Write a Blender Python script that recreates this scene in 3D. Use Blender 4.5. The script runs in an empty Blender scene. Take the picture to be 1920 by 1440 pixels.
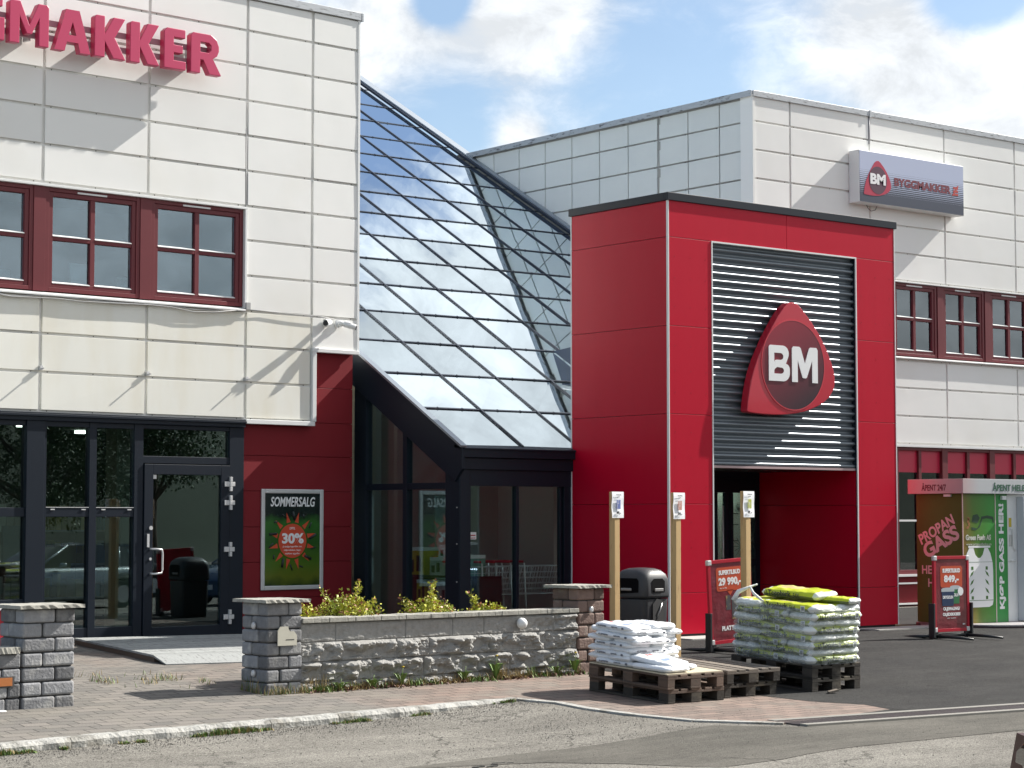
import bpy, bmesh, math, random
from mathutils import Vector, Matrix, noise
random.seed(7)
C = bpy.context.scene.collection
sc = bpy.context.scene
R = math.radians
# ------------------------------------------------------------------ camera
F_PX, W_PX = 3940.0, 1920.0
PITCH, YAW = R(3.70), R(51.3)
CAM = Vector((-19.868, -21.322, 1.63))
vh = Vector((math.cos(YAW), math.sin(YAW), 0)); rt = Vector((math.sin(YAW), -math.cos(YAW), 0))
fw = vh*math.cos(PITCH) + Vector((0, 0, math.sin(PITCH)))
cd = bpy.data.cameras.new('camera'); cam = bpy.data.objects.new('camera', cd); C.objects.link(cam)
cam.location = CAM; cam.rotation_euler = fw.to_track_quat('-Z', 'Y').to_euler()
cd.sensor_width = 36; cd.lens = F_PX/W_PX*36; cd.clip_end = 2000; cd.clip_start = 0.5
sc.camera = cam
# ------------------------------------------------------------------ sun, sky, exposure
SUN_AZ, SUN_EL = R(-8.0), R(37.5)      # direction to the sun: angle from +X, elevation
sd = Vector((math.cos(SUN_AZ)*math.cos(SUN_EL), math.sin(SUN_AZ)*math.cos(SUN_EL), math.sin(SUN_EL)))
sl = bpy.data.lights.new('sun', 'SUN'); sl.energy = 5.0; sl.angle = R(0.5); sl.color = (1.0, .955, .89)
so = bpy.data.objects.new('sun', sl); C.objects.link(so)
so.rotation_euler = sd.to_track_quat('Z', 'Y').to_euler(); so.location = (10, -10, 30)
sc.view_settings.view_transform = 'Standard'; sc.view_settings.look = 'None'
sc.view_settings.gamma = 1; sc.view_settings.exposure = 0.95
wd = bpy.data.worlds.new('World'); sc.world = wd; wd.use_nodes = True
nt = wd.node_tree; nt.nodes.clear()
def N(t, typ, **kw):
    n = t.nodes.new(typ)
    for k, v in kw.items(): setattr(n, k, v)
    return n
def pix_dir(x, y):
    up = -vh*math.sin(PITCH) + Vector((0, 0, math.cos(PITCH)))
    return (fw + rt*((x-960)/F_PX) - up*((y-720)/F_PX)).normalized()
def math_n(t, op, a, b=None, clamp=False):
    n = N(t, 'ShaderNodeMath', operation=op, use_clamp=clamp)
    for i, v in enumerate((a, b)):
        if v is None: continue
        if isinstance(v, (int, float)): n.inputs[i].default_value = v
        else: t.links.new(v, n.inputs[i])
    return n.outputs[0]
tc = N(nt, 'ShaderNodeTexCoord'); dirv = tc.outputs['Generated']
sky = N(nt, 'ShaderNodeTexSky', sky_type='NISHITA', sun_disc=False, sun_elevation=SUN_EL,
        sun_rotation=math.pi/2-SUN_AZ, air_density=1.0, dust_density=0.6, ozone_density=1.6)
def blob(px, py, r, w):
    d = pix_dir(px, py)
    vd = N(nt, 'ShaderNodeVectorMath', operation='DISTANCE'); nt.links.new(dirv, vd.inputs[0]); vd.inputs[1].default_value = d
    return blob_f(vd.outputs['Value'], r/F_PX, w)
def blob_f(dist, r, w):
    mr = N(nt, 'ShaderNodeMapRange', interpolation_type='SMOOTHERSTEP'); nt.links.new(dist, mr.inputs['Value'])
    mr.inputs['From Min'].default_value = 0; mr.inputs['From Max'].default_value = r
    mr.inputs['To Min'].default_value = w; mr.inputs['To Max'].default_value = 0
    return mr.outputs['Result']
def noise_n(scale, detail, rough=.55, vec=None, sc_v=(1, 1, 1), dist=0, off=(0, 0, 0)):
    mp = N(nt, 'ShaderNodeMapping'); mp.inputs['Scale'].default_value = sc_v; mp.inputs['Location'].default_value = off
    nt.links.new(vec or dirv, mp.inputs['Vector'])
    n = N(nt, 'ShaderNodeTexNoise'); n.inputs['Scale'].default_value = scale; n.inputs['Detail'].default_value = detail
    n.inputs['Roughness'].default_value = rough; n.inputs['Distortion'].default_value = dist
    nt.links.new(mp.outputs[0], n.inputs['Vector']); return n.outputs['Fac']
n_big = noise_n(3.2, 7, .6, sc_v=(1, 1, 1.6), dist=.6, off=(3.1, .4, 0))
n_fine = noise_n(21, 9, .62, sc_v=(1, 1, 1.7), dist=.35)
tot = math_n(nt, 'MULTIPLY', math_n(nt, 'SUBTRACT', n_big, .52), 3.0)
tot = math_n(nt, 'ADD', tot, math_n(nt, 'MULTIPLY', math_n(nt, 'SUBTRACT', n_fine, .5), 2.6))
loc = math_n(nt, 'ADD', 0.0, 0.0)
for px, py, r, w in ((740, 60, 220, 1.0), (960, 30, 230, 1.05), (1130, 10, 150, .35), (1790, 190, 270, 1.5), (1620, 40, 190, .8), (1860, 70, 150, .7),
                     (978, 262, 85, 1.0), (830, -10, 100, -2.4), (1840, 8, 150, -2.2), (1230, 130, 300, -.75), (800, 230, 240, -.6),
                     (1400, 130, 180, -.15), (975, 850, 700, 0.0)):
    if w: loc = math_n(nt, 'ADD', loc, blob(px, py, r, w))
# around the building the cloud layout of the photograph, elsewhere free
near = blob(1300, 150, 1500, 1.0)
gen = math_n(nt, 'MULTIPLY', tot, math_n(nt, 'SUBTRACT', 1.0, math_n(nt, 'MULTIPLY', near, .30)))
# bright cloud bank north of the building, high up (seen mirrored in the sloping glass)
hd = N(nt, 'ShaderNodeVectorMath', operation='DISTANCE'); nt.links.new(dirv, hd.inputs[0]); hd.inputs[1].default_value = Vector((.63, .43, .65)).normalized()
bank = blob_f(hd.outputs['Value'], .17, 1.7)
mask = math_n(nt, 'ADD', math_n(nt, 'ADD', gen, loc), math_n(nt, 'MULTIPLY', bank, 1.1))
mask = math_n(nt, 'ADD', mask, .12)
hc = N(nt, 'ShaderNodeVectorMath', operation='DISTANCE'); nt.links.new(dirv, hc.inputs[0]); hc.inputs[1].default_value = Vector((.56, .59, .585)).normalized()
mask = math_n(nt, 'ADD', mask, blob_f(hc.outputs['Value'], .15, -.85))
sxyz = N(nt, 'ShaderNodeSeparateXYZ'); nt.links.new(dirv, sxyz.inputs[0])      # unseen clouds added east and south, west cleared to darken the portal side
bias = math_n(nt, 'ADD', math_n(nt, 'MULTIPLY', sxyz.outputs[0], .9), math_n(nt, 'MULTIPLY', sxyz.outputs[1], -.6))
mask = math_n(nt, 'ADD', mask, math_n(nt, 'MULTIPLY', bias, math_n(nt, 'SUBTRACT', 1.0, near)))
mr = N(nt, 'ShaderNodeMapRange', interpolation_type='SMOOTHSTEP'); nt.links.new(mask, mr.inputs['Value'])
mr.inputs['From Min'].default_value = -.55; mr.inputs['From Max'].default_value = .85
mr.inputs['To Min'].default_value = 0.04; mr.inputs['To Max'].default_value = .97
bg1 = N(nt, 'ShaderNodeBackground'); bg1.inputs['Strength'].default_value = .076
nt.links.new(sky.outputs[0], bg1.inputs['Color'])
bg2 = N(nt, 'ShaderNodeBackground'); bg2.inputs['Strength'].default_value = .56
crm = N(nt, 'ShaderNodeMapRange'); nt.links.new(n_fine, crm.inputs['Value'])
crm.inputs['From Min'].default_value = .38; crm.inputs['From Max'].default_value = .62
crm.inputs['To Min'].default_value = .80; crm.inputs['To Max'].default_value = 1.12
ccol = N(nt, 'ShaderNodeCombineColor')
nt.links.new(math_n(nt, 'MULTIPLY', crm.outputs[0], .93), ccol.inputs[0]); nt.links.new(math_n(nt, 'MULTIPLY', crm.outputs[0], .965), ccol.inputs[1])
nt.links.new(crm.outputs[0], ccol.inputs[2]); nt.links.new(ccol.outputs[0], bg2.inputs['Color'])
mx = N(nt, 'ShaderNodeMixShader'); nt.links.new(mr.outputs[0], mx.inputs[0])
nt.links.new(bg1.outputs[0], mx.inputs[1]); nt.links.new(bg2.outputs[0], mx.inputs[2])
wo = N(nt, 'ShaderNodeOutputWorld'); nt.links.new(mx.outputs[0], wo.inputs['Surface'])
try:
    sc.cycles.max_bounces = 8; sc.cycles.transparent_max_bounces = 12; sc.cycles.glossy_bounces = 4
except Exception: pass
# ------------------------------------------------------------------ materials
MATS = {}
def mat(name, col, rough=.6, metal=0, spec=.5, var=0, vscale=3, bump=0, bscale=40, col2=None, c2scale=6, c2lo=.5, c2hi=.65,
        coord='Object', vstretch=(1, 1, 1), bdetail=6, coat=0, island=0, bdist=.01, trans=0):
    if name in MATS: return MATS[name]
    m = bpy.data.materials.new(name); m.use_nodes = True; t = m.node_tree; p = t.nodes['Principled BSDF']
    p.inputs['Roughness'].default_value = rough; p.inputs['Metallic'].default_value = metal
    p.inputs['Specular IOR Level'].default_value = spec; p.inputs['Coat Weight'].default_value = coat
    if trans: p.inputs['Transmission Weight'].default_value = trans
    tcn = N(t, 'ShaderNodeTexCoord'); mp = N(t, 'ShaderNodeMapping'); t.links.new(tcn.outputs[coord], mp.inputs[0]); mp.inputs['Scale'].default_value = vstretch
    base = N(t, 'ShaderNodeRGB'); base.outputs[0].default_value = (*col, 1); out = base.outputs[0]
    if col2:
        n2 = N(t, 'ShaderNodeTexNoise'); n2.inputs['Scale'].default_value = c2scale; n2.inputs['Detail'].default_value = 6; t.links.new(mp.outputs[0], n2.inputs[0])
        r2 = N(t, 'ShaderNodeMapRange'); r2.inputs[1].default_value = c2lo; r2.inputs[2].default_value = c2hi; t.links.new(n2.outputs[0], r2.inputs[0])
        mxc = N(t, 'ShaderNodeMix', data_type='RGBA'); t.links.new(r2.outputs[0], mxc.inputs[0]); t.links.new(out, mxc.inputs[6]); mxc.inputs[7].default_value = (*col2, 1); out = mxc.outputs[2]
    if var or island:
        hs = N(t, 'ShaderNodeHueSaturation'); t.links.new(out, hs.inputs['Color'])
        v = 1.0
        if var:
            nv = N(t, 'ShaderNodeTexNoise'); nv.inputs['Scale'].default_value = vscale; nv.inputs['Detail'].default_value = 8; nv.inputs['Roughness'].default_value = .65; t.links.new(mp.outputs[0], nv.inputs[0])
            v = math_n(t, 'ADD', math_n(t, 'MULTIPLY', math_n(t, 'SUBTRACT', nv.outputs[0], .5), var*2), 1.0)
        if island:
            ge = N(t, 'ShaderNodeNewGeometry'); oi = N(t, 'ShaderNodeObjectInfo')
            rr = math_n(t, 'FRACT', math_n(t, 'ADD', ge.outputs['Random Per Island'], oi.outputs['Random']))
            v = math_n(t, 'ADD', math_n(t, 'MULTIPLY', math_n(t, 'SUBTRACT', rr, .5), island*2), v)
        t.links.new(v, hs.inputs['Value']); out = hs.outputs[0]
    t.links.new(out, p.inputs['Base Color'])
    if bump:
        nb = N(t, 'ShaderNodeTexNoise'); nb.inputs['Scale'].default_value = bscale; nb.inputs['Detail'].default_value = bdetail; t.links.new(mp.outputs[0], nb.inputs[0])
        b = N(t, 'ShaderNodeBump'); b.inputs['Strength'].default_value = bump; b.inputs['Distance'].default_value = bdist; t.links.new(nb.outputs[0], b.inputs['Height']); t.links.new(b.outputs[0], p.inputs['Normal'])
    MATS[name] = m; return m
def glass(name, tint, base, k, rough=0.0, wob=0.0):
    m = bpy.data.materials.new(name); m.use_nodes = True; t = m.node_tree; t.nodes.clear()
    fr = N(t, 'ShaderNodeFresnel'); fr.inputs[0].default_value = 1.5
    f = math_n(t, 'ADD', math_n(t, 'MULTIPLY', fr.outputs[0], k), base, clamp=True)
    tr = N(t, 'ShaderNodeBsdfTransparent'); tr.inputs[0].default_value = (*tint, 1)
    gl = N(t, 'ShaderNodeBsdfGlossy'); gl.inputs['Roughness'].default_value = rough; gl.inputs[0].default_value = (.87, .96, 1, 1)
    if wob:
        tcn = N(t, 'ShaderNodeTexCoord'); nb = N(t, 'ShaderNodeTexNoise'); nb.inputs['Scale'].default_value = .9; nb.inputs['Detail'].default_value = 1
        t.links.new(tcn.outputs['Object'], nb.inputs[0]); b = N(t, 'ShaderNodeBump'); b.inputs['Strength'].default_value = wob; b.inputs['Distance'].default_value = .02
        t.links.new(nb.outputs[0], b.inputs['Height']); t.links.new(b.outputs[0], gl.inputs['Normal'])
    mxs = N(t, 'ShaderNodeMixShader'); t.links.new(f, mxs.inputs[0]); t.links.new(tr.outputs[0], mxs.inputs[1]); t.links.new(gl.outputs[0], mxs.inputs[2])
    o = N(t, 'ShaderNodeOutputMaterial'); t.links.new(mxs.outputs[0], o.inputs[0]); MATS[name] = m; return m
# ------------------------------------------------------------------ mesh helpers
def BM(): return bmesh.new()
def bx(bm, x0, x1, y0, y1, z0, z1, mi=0):
    vs = [bm.verts.new(p) for p in ((x0,y0,z0),(x1,y0,z0),(x1,y1,z0),(x0,y1,z0),(x0,y0,z1),(x1,y0,z1),(x1,y1,z1),(x0,y1,z1))]
    for f in ((0,3,2,1),(4,5,6,7),(0,1,5,4),(1,2,6,5),(2,3,7,6),(3,0,4,7)):
        fc = bm.faces.new([vs[i] for i in f]); fc.material_index = mi
    return vs
def tube(bm, pts, r, n=8, mi=0, caps=True):
    """tube through points; r a number or one per point"""
    pts = [Vector(p) for p in pts]; rs = r if isinstance(r, (list, tuple)) else [r]*len(pts)
    rings = []
    for i, p in enumerate(pts):
        a = pts[max(i-1, 0)]; b = pts[min(i+1, len(pts)-1)]; d = (b-a).normalized()
        ref = Vector((0, 0, 1)) if abs(d.z) < .9 else Vector((1, 0, 0))
        u = d.cross(ref).normalized(); v = d.cross(u)
        rings.append([bm.verts.new(p + (u*math.cos(2*math.pi*k/n) + v*math.sin(2*math.pi*k/n))*rs[i]) for k in range(n)])
    for a, b in zip(rings, rings[1:]):
        for k in range(n):
            f = bm.faces.new((a[k], a[(k+1) % n], b[(k+1) % n], b[k])); f.material_index = mi; f.smooth = True
    if caps:
        for rg in (rings[0], rings[-1]):
            try: f = bm.faces.new(rg); f.material_index = mi
            except ValueError: pass
def prism(bm, pts, y0, y1, mi=0, plane='xz', smooth=False):
    """closed outline (a,b) extruded; plane xz -> along y, xy -> along z, yz -> along x"""
    def P(a, b, c): return {'xz': (a, c, b), 'xy': (a, b, c), 'yz': (c, a, b)}[plane]
    A = [bm.verts.new(P(a, b, y0)) for a, b in pts]; B2 = [bm.verts.new(P(a, b, y1)) for a, b in pts]
    n = len(pts)
    for f in (A, list(reversed(B2))):
        fc = bm.faces.new(f); fc.material_index = mi
    for i in range(n):
        fc = bm.faces.new((A[i], B2[i], B2[(i+1) % n], A[(i+1) % n])); fc.material_index = mi; fc.smooth = smooth
def lathe(bm, prof, c=(0, 0, 0), n=20, mi=0):
    rings = []
    for r, z in prof:
        rings.append([bm.verts.new((c[0]+r*math.cos(2*math.pi*k/n), c[1]+r*math.sin(2*math.pi*k/n), c[2]+z)) for k in range(n)])
    for a, b in zip(rings, rings[1:]):
        for k in range(n):
            f = bm.faces.new((a[k], a[(k+1) % n], b[(k+1) % n], b[k])); f.smooth = True; f.material_index = mi
    for rg in (rings[0], rings[-1]): f = bm.faces.new(rg); f.material_index = mi
def obj(name, bm, mats, parent=None, bevel=0, loc=None, rot=None, smooth=False, segs=2, label=None):
    bmesh.ops.recalc_face_normals(bm, faces=bm.faces[:])
    me = bpy.data.meshes.new(name); bm.to_mesh(me); bm.free()
    if not isinstance(mats, (list, tuple)): mats = [mats]
    for m in mats: me.materials.append(m)
    if smooth:
        for p in me.polygons: p.use_smooth = True
    o = bpy.data.objects.new(name, me); C.objects.link(o)
    if parent: o.parent = parent
    if loc: o.location = loc
    if rot: o.rotation_euler = rot
    if bevel:
        md = o.modifiers.new('bevel', 'BEVEL'); md.width = bevel; md.segments = segs; md.limit_method = 'ANGLE'; md.angle_limit = R(40)
    if label: o['label'] = label
    return o
def thing(name, label, cat, loc=(0, 0, 0), rot=(0, 0, 0), group=None):
    o = bpy.data.objects.new(name, None); C.objects.link(o); o.location = loc
    o.rotation_euler = rot if isinstance(rot, (tuple, list)) else (0, 0, rot)
    o['label'] = label; o['category'] = cat
    if group: o['group'] = group
    return o
def tag(o, label, cat, group=None, kind=None):
    o['label'] = label; o['category'] = cat
    if group: o['group'] = group
    if kind: o['kind'] = kind
    return o
S_BACK = 1.0168
def set_back(o):
    """the rear volumes stand a little farther back (and larger) than first measured"""
    o.location = CAM + (Vector(o.location)-CAM)*S_BACK; o.scale = [k*S_BACK for k in o.scale]
def dup(root, loc=None, rot=None, label=None, group=None):
    def rec(o, par):
        c = o.copy(); C.objects.link(c)
        if par: c.parent = par
        for ch in [k for k in KIDS.get(o.name, [])]: rec(ch, c)
        return c
    KIDS = {}
    for o in bpy.data.objects:
        if o.parent: KIDS.setdefault(o.parent.name, []).append(o)
    r = rec(root, None)
    if loc is not None: r.location = loc
    if rot is not None: r.rotation_euler = rot if isinstance(rot, (tuple, list)) else (0, 0, rot)
    if label: r['label'] = label
    if group: r['group'] = group
    return r
def text_bm(s, w, h, ext=.004, bold=0.0, center=False, spacing=1.0, x0=0, z0=0, y0=0, rotz=0, shear=0, bm=None, mi=0, ang=0):
    """lettering in the xz plane facing -y, bottom left at (x0,z0), fitted into w x h"""
    cu = bpy.data.curves.new('t', 'FONT'); cu.body = s; cu.size = 1; cu.offset = bold; cu.space_character = spacing; cu.resolution_u = 4; cu.shear = shear
    o = bpy.data.objects.new('t', cu); C.objects.link(o)
    dg = bpy.context.evaluated_depsgraph_get(); me = o.evaluated_get(dg).to_mesh()
    vs = [v.co.copy() for v in me.vertices]; fs = [tuple(p.vertices) for p in me.polygons]
    o.evaluated_get(dg).to_mesh_clear(); C.objects.unlink(o); bpy.data.objects.remove(o); bpy.data.curves.remove(cu)
    bm = bm or BM()
    if not vs: return bm
    mnx = min(v.x for v in vs); mxx = max(v.x for v in vs); mny = min(v.y for v in vs); mxy = max(v.y for v in vs)
    sy = h/(mxy-mny) if h else None; sx = w/(mxx-mnx) if w else sy
    if sy is None: sy = sx
    ca, sa = math.cos(ang), math.sin(ang)
    out = []
    for v in vs:
        a = (v.x-mnx)*sx; b = (v.y-mny)*sy
        if center: a -= (mxx-mnx)*sx/2
        a, b = a*ca-b*sa, a*sa+b*ca
        out.append((x0+a, z0+b))
    fr = [bm.verts.new((a, y0-ext, b)) for a, b in out]
    bk = [bm.verts.new((a, y0, b)) for a, b in out]
    from collections import Counter
    ec = Counter()
    for f in fs:
        try: fc = bm.faces.new([fr[i] for i in f]); fc.material_index = mi
        except ValueError: continue
        for i in range(len(f)): ec[tuple(sorted((f[i], f[(i+1) % len(f)])))] += 1
    for (a, b), c in ec.items():
        if c == 1:
            try: fc = bm.faces.new((fr[a], fr[b], bk[b], bk[a])); fc.material_index = mi
            except ValueError: pass
    return bm
def g(y):
    if y > -1.3: return 0.0
    if y > -6: return .055*(y+1.3)
    if y > -40: return -.2585 + .015*(y+6)
    return -.7685
def sheet(name, pts, off, m, kind='structure', parent=None, cuts=()):
    bm = BM(); f = bm.faces.new([bm.verts.new((x, y, 0)) for x, y in pts])
    if f.normal.z < 0: f.normal_flip()
    for yc in (-1.3, -6, -40)+tuple(cuts):
        bmesh.ops.bisect_plane(bm, geom=bm.verts[:]+bm.edges[:]+bm.faces[:], plane_co=(0, yc, 0), plane_no=(0, 1, 0))
    for v in bm.verts: v.co.z = g(v.co.y)+off
    bm.normal_update()
    for f in bm.faces:
        if f.normal.z < 0: f.normal_flip()
    me = bpy.data.meshes.new(name); bm.to_mesh(me); bm.free(); me.materials.append(m)
    o = bpy.data.objects.new(name, me); C.objects.link(o)
    if kind: o['kind'] = kind
    if parent: o.parent = parent
    return o

def letters(parent, m, items, name='lettering'):
    """each line of writing a mesh of its own"""
    for s, w, h, ext, bold, kw in items: obj(name, text_bm(s, w, h, ext, bold, **kw), m, parent)
# ------------------------------------------------------------------ palette
M_panel = mat('cream_panel', (.79, .79, .765), .4, spec=.4, island=.03, var=.03, vscale=.9, bump=.22, bscale=1.1, bdetail=2, bdist=.03, col2=(.75, .74, .69), c2scale=.55, c2lo=.52, c2hi=.78)
M_panelb = mat('cream_panel_stained', (.79, .785, .72), .4, spec=.4, var=.04, vscale=1.3, bump=.2, bscale=1.1, bdetail=2, bdist=.03, col2=(.70, .66, .54), c2scale=1.6, c2lo=.45, c2hi=.85, vstretch=(1.2, 1, .35))
M_seam = mat('seam_strip', (.72, .71, .68), .55, var=.12, vscale=3)
M_dark = mat('rivet', (.06, .06, .06), .6)
M_cap = mat('parapet_metal', (.42, .44, .46), .45, metal=.3, var=.2, vscale=8, col2=(.12, .12, .12), c2scale=7, c2lo=.56, c2hi=.7, vstretch=(1, 1, 4))
M_white = mat('white_trim', (.72, .73, .72), .4, var=.05, vscale=3)
M_maroon = mat('maroon_frame', (.135, .02, .026), .42, var=.1, vscale=4, spec=.4)
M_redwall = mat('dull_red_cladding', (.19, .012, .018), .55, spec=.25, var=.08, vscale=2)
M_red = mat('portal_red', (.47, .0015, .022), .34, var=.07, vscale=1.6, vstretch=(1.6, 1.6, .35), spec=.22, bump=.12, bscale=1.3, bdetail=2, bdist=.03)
M_anth = mat('anthracite_frame', (.007, .012, .021), .42, spec=.28, var=.08, vscale=3)
M_black = mat('black_plastic', (.018, .019, .021), .45)
M_alu = mat('aluminium', (.62, .62, .62), .35, metal=.3, var=.08, vscale=10)
M_lampfill = bpy.data.materials.new('lamp_and_fill'); M_lampfill.use_nodes = True  # glow of the one real shop lamp and of the added fill panels
M_lampfill.node_tree.nodes['Principled BSDF'].inputs['Emission Color'].default_value = (1, .93, .8, 1); M_lampfill.node_tree.nodes['Principled BSDF'].inputs['Emission Strength'].default_value = 5.0
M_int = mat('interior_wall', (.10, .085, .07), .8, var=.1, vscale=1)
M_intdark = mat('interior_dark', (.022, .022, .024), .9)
M_beige = mat('interior_beige', (.42, .38, .28), .7)
G_shop = glass('shop_glass', (.66, .78, .78), .03, 1.6)
G_win = glass('window_glass', (.66, .78, .84), .09, 1.7, wob=.12)
G_roof = glass('roof_glass', (.09, .13, .16), .42, 1.9, wob=.05)
G_vest = glass('vestibule_glass', (.86, .93, .91), .0, .55)

def cladding(bm, xs, zs, thick=.035, gap=.024, depth0=.010, holes=(), mi=0, skip=None):
    """raised cassettes on a grid; each 3 mm unevenly seated"""
    for i in range(len(xs)-1):
        for j in range(len(zs)-1):
            x0, x1, z0, z1 = xs[i], xs[i+1], zs[j], zs[j+1]
            if skip and skip((x0+x1)/2, (z0+z1)/2): continue
            dd = random.uniform(-.002, .002)
            vs = bx(bm, x0+gap, x1-gap, depth0+dd, depth0+thick, z0+gap*.55, z1-gap*1.05, mi)
            for v in (vs[0], vs[1], vs[4], vs[5]): v.co.y += random.uniform(-.0035, .0035)
def seams(bm, xs, zs, y, skip=None, mi=1):
    """rivet heads in the horizontal seams"""
    for z in zs:
        for i in range(len(xs)-1):
            x0, x1 = xs[i], xs[i+1]; n = max(2, int(round((x1-x0)/.62)))
            for k in range(n):
                x = x0+.12+(x1-x0-.24)*k/max(n-1, 1)
                if skip and skip(x, z+.01): continue
                bx(bm, x-.007, x+.007, y-.006, y, z-.008, z+.006, mi)
def grid_frame(bm, x0, x1, z0, z1, fw_, y0, y1, mi=0, bot=None):
    b = bot or fw_
    bx(bm, x0, x0+fw_, y0, y1, z0, z1, mi); bx(bm, x1-fw_, x1, y0, y1, z0, z1, mi)
    bx(bm, x0+fw_, x1-fw_, y0+.001, y1-.001, z1-fw_, z1, mi); bx(bm, x0+fw_, x1-fw_, y0+.001, y1-.001, z0, z0+b, mi)
def office_window(parent, x0, x1, z0, z1, label=None, blind=None):
    """casement with two by two panes; outer size x0..x1, z0..z1, local frame at y 0"""
    b = BM(); grid_frame(b, x0, x1, z0, z1, .055, .03, .12); grid_frame(b, x0+.057, x1-.057, z0+.057, z1-.057, .06, .045, .13)
    xm = (x0+x1)/2; zm = z0+(z1-z0)*.515
    bx(b, xm-.035, xm+.035, .05, .125, z0+.118, z1-.118); bx(b, x0+.118, xm-.036, .052, .123, zm-.03, zm+.03); bx(b, xm+.036, x1-.118, .052, .123, zm-.03, zm+.03)
    w = obj('window', b, M_maroon, parent, bevel=.004, label=label)
    b = BM()
    bx(b, x0+.119, x1-.119, .09, .096, z0+.119, z1-.119); obj('pane', b, G_win, w)
    for a, c in ((x0+.119, xm-.037), (xm+.037, x1-.119)):
        for zz in (z0+.118, zm+.030):
            b = BM(); prism(b, [(.040, zz+.0), (.088, zz+.02), (.088, zz), (.040, zz-.008)], a, c, plane='yz'); obj('drip_strip', b, M_white, w)
    b = BM(); bx(b, xm-.25, xm+.20, .022, .03, z1-.052, z1-.028); obj('vent', b, M_alu, w)
    if blind:
        b = BM(); zt = z0+.12+(z1-z0-.24)*blind
        k = z0+.12
        while k < zt: bx(b, x0+.13, x1-.13, .17, .172, k, min(k+.022, zt)); k += .027
        obj('blind', b, mat('blind', (.80, .84, .86), .6), w)
    return w
# ------------------------------------------------------------------ left building
LA = R(2.8); LB_ORG = (-5.634, 4.102, 0)
lb = thing('retail_building', 'cream panelled shop building with maroon windows and a dark glass shopfront on the left', 'building', LB_ORG, LA)
ZR = [3.06, 3.575, 4.085, 4.59]; ZU = [6.09, 6.595, 7.10, 7.605, 8.11, 8.615, 9.08]
XU = [-8.35, -6.73, -5.11, -3.49, -1.87, -.26, 1.36, 2.51, 3.36]
def lb_wall():
    b = BM()
    # backing wall with openings, 3.5 cm behind the cassettes
    bx(b, -8.4, 3.34, .04, .30, 6.06, 9.12, 1); bx(b, 1.36, 3.34, .04, .30, 4.62, 6.06, 1)
    bx(b, -8.4, 2.53, .04, .30, 3.04, 4.62, 1); bx(b, 2.53, 3.34, .04, .30, 4.12, 4.62, 1)
    cladding(b, XU, ZU)
    cladding(b, [1.36, 2.51, 3.36], [4.59, 5.095, 5.6, 6.09])
    cladding(b, [2.51, 3.36], [4.085, 4.59])
    cladding(b, XU[:-1], ZR, mi=2)
    seams(b, XU, ZU[:-1], .04, mi=3); seams(b, XU[:-1], ZR, .04, mi=3); seams(b, [1.36, 2.51, 3.36], [4.11, 4.59, 5.095, 5.6], .04, mi=3)
    bx(b, 3.335, 3.375, .0, .3, 4.12, 9.12, 4)
    return obj('cladding', b, [M_panel, M_seam, M_panelb, M_dark, M_white], lb, bevel=.007)
lb_wall()
b = BM(); bx(b, -8.45, 3.40, -.010, .35, 9.12, 9.18); bx(b, -8.45, 3.40, -.018, -.007, 9.07, 9.185); bx(b, 3.385, 3.42, -.022, .35, 9.06, 9.186); obj('parapet_cap', b, M_cap, lb, bevel=.004)
b = BM(); bx(b, -8.4, 3.3, .31, 12, 8.9, 9.0); bx(b, 3.1, 3.33, .31, 12, 0, 9.1); bx(b, -8.4, -8.2, .31, 12, 0, 9.1); bx(b, -8.2, 3.1, 11.8, 12, 0, 9.1); bx(b, -8.2, 3.1, .31, 11.8, 3.1, 3.3); obj('shell', b, M_panel, lb)
b = BM()   # L shaped drip trim
bx(b, 1.36, 2.56, -.03, .05, 2.985, 3.05); bx(b, 2.51, 2.58, -.032, .05, 3.052, 4.06); bx(b, 2.512, 3.36, -.03, .05, 4.062, 4.12)
obj('drip_trim', b, M_white, lb, bevel=.006)
b = BM(); bx(b, -8.4, 1.37, -.02, .06, 6.03, 6.062); bx(b, 1.325, 1.362, -.02, .1, 4.62, 6.028); prism(b, [(-.05, 4.60), (.1, 4.645), (.1, 4.60), (-.05, 4.575)], -8.4, 1.325, plane='yz'); obj('window_flashing', b, M_white, lb, bevel=.004)
# red lower wall
b = BM(); zs = [0, .52, 1.03, 1.53, 2.04, 2.545, 3.04]
for i in range(6): bx(b, 1.36, 3.33, .10, .14, zs[i]+.003, zs[i+1]-.003)
for z0, z1 in ((3.043, 3.55), (3.556, 4.10)): bx(b, 2.50, 3.33, .10, .14, z0, z1)
bx(b, 1.36, 3.33, .141, .3, 0, 4.1); obj('red_wall', b, M_redwall, lb, bevel=.003)
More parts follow.
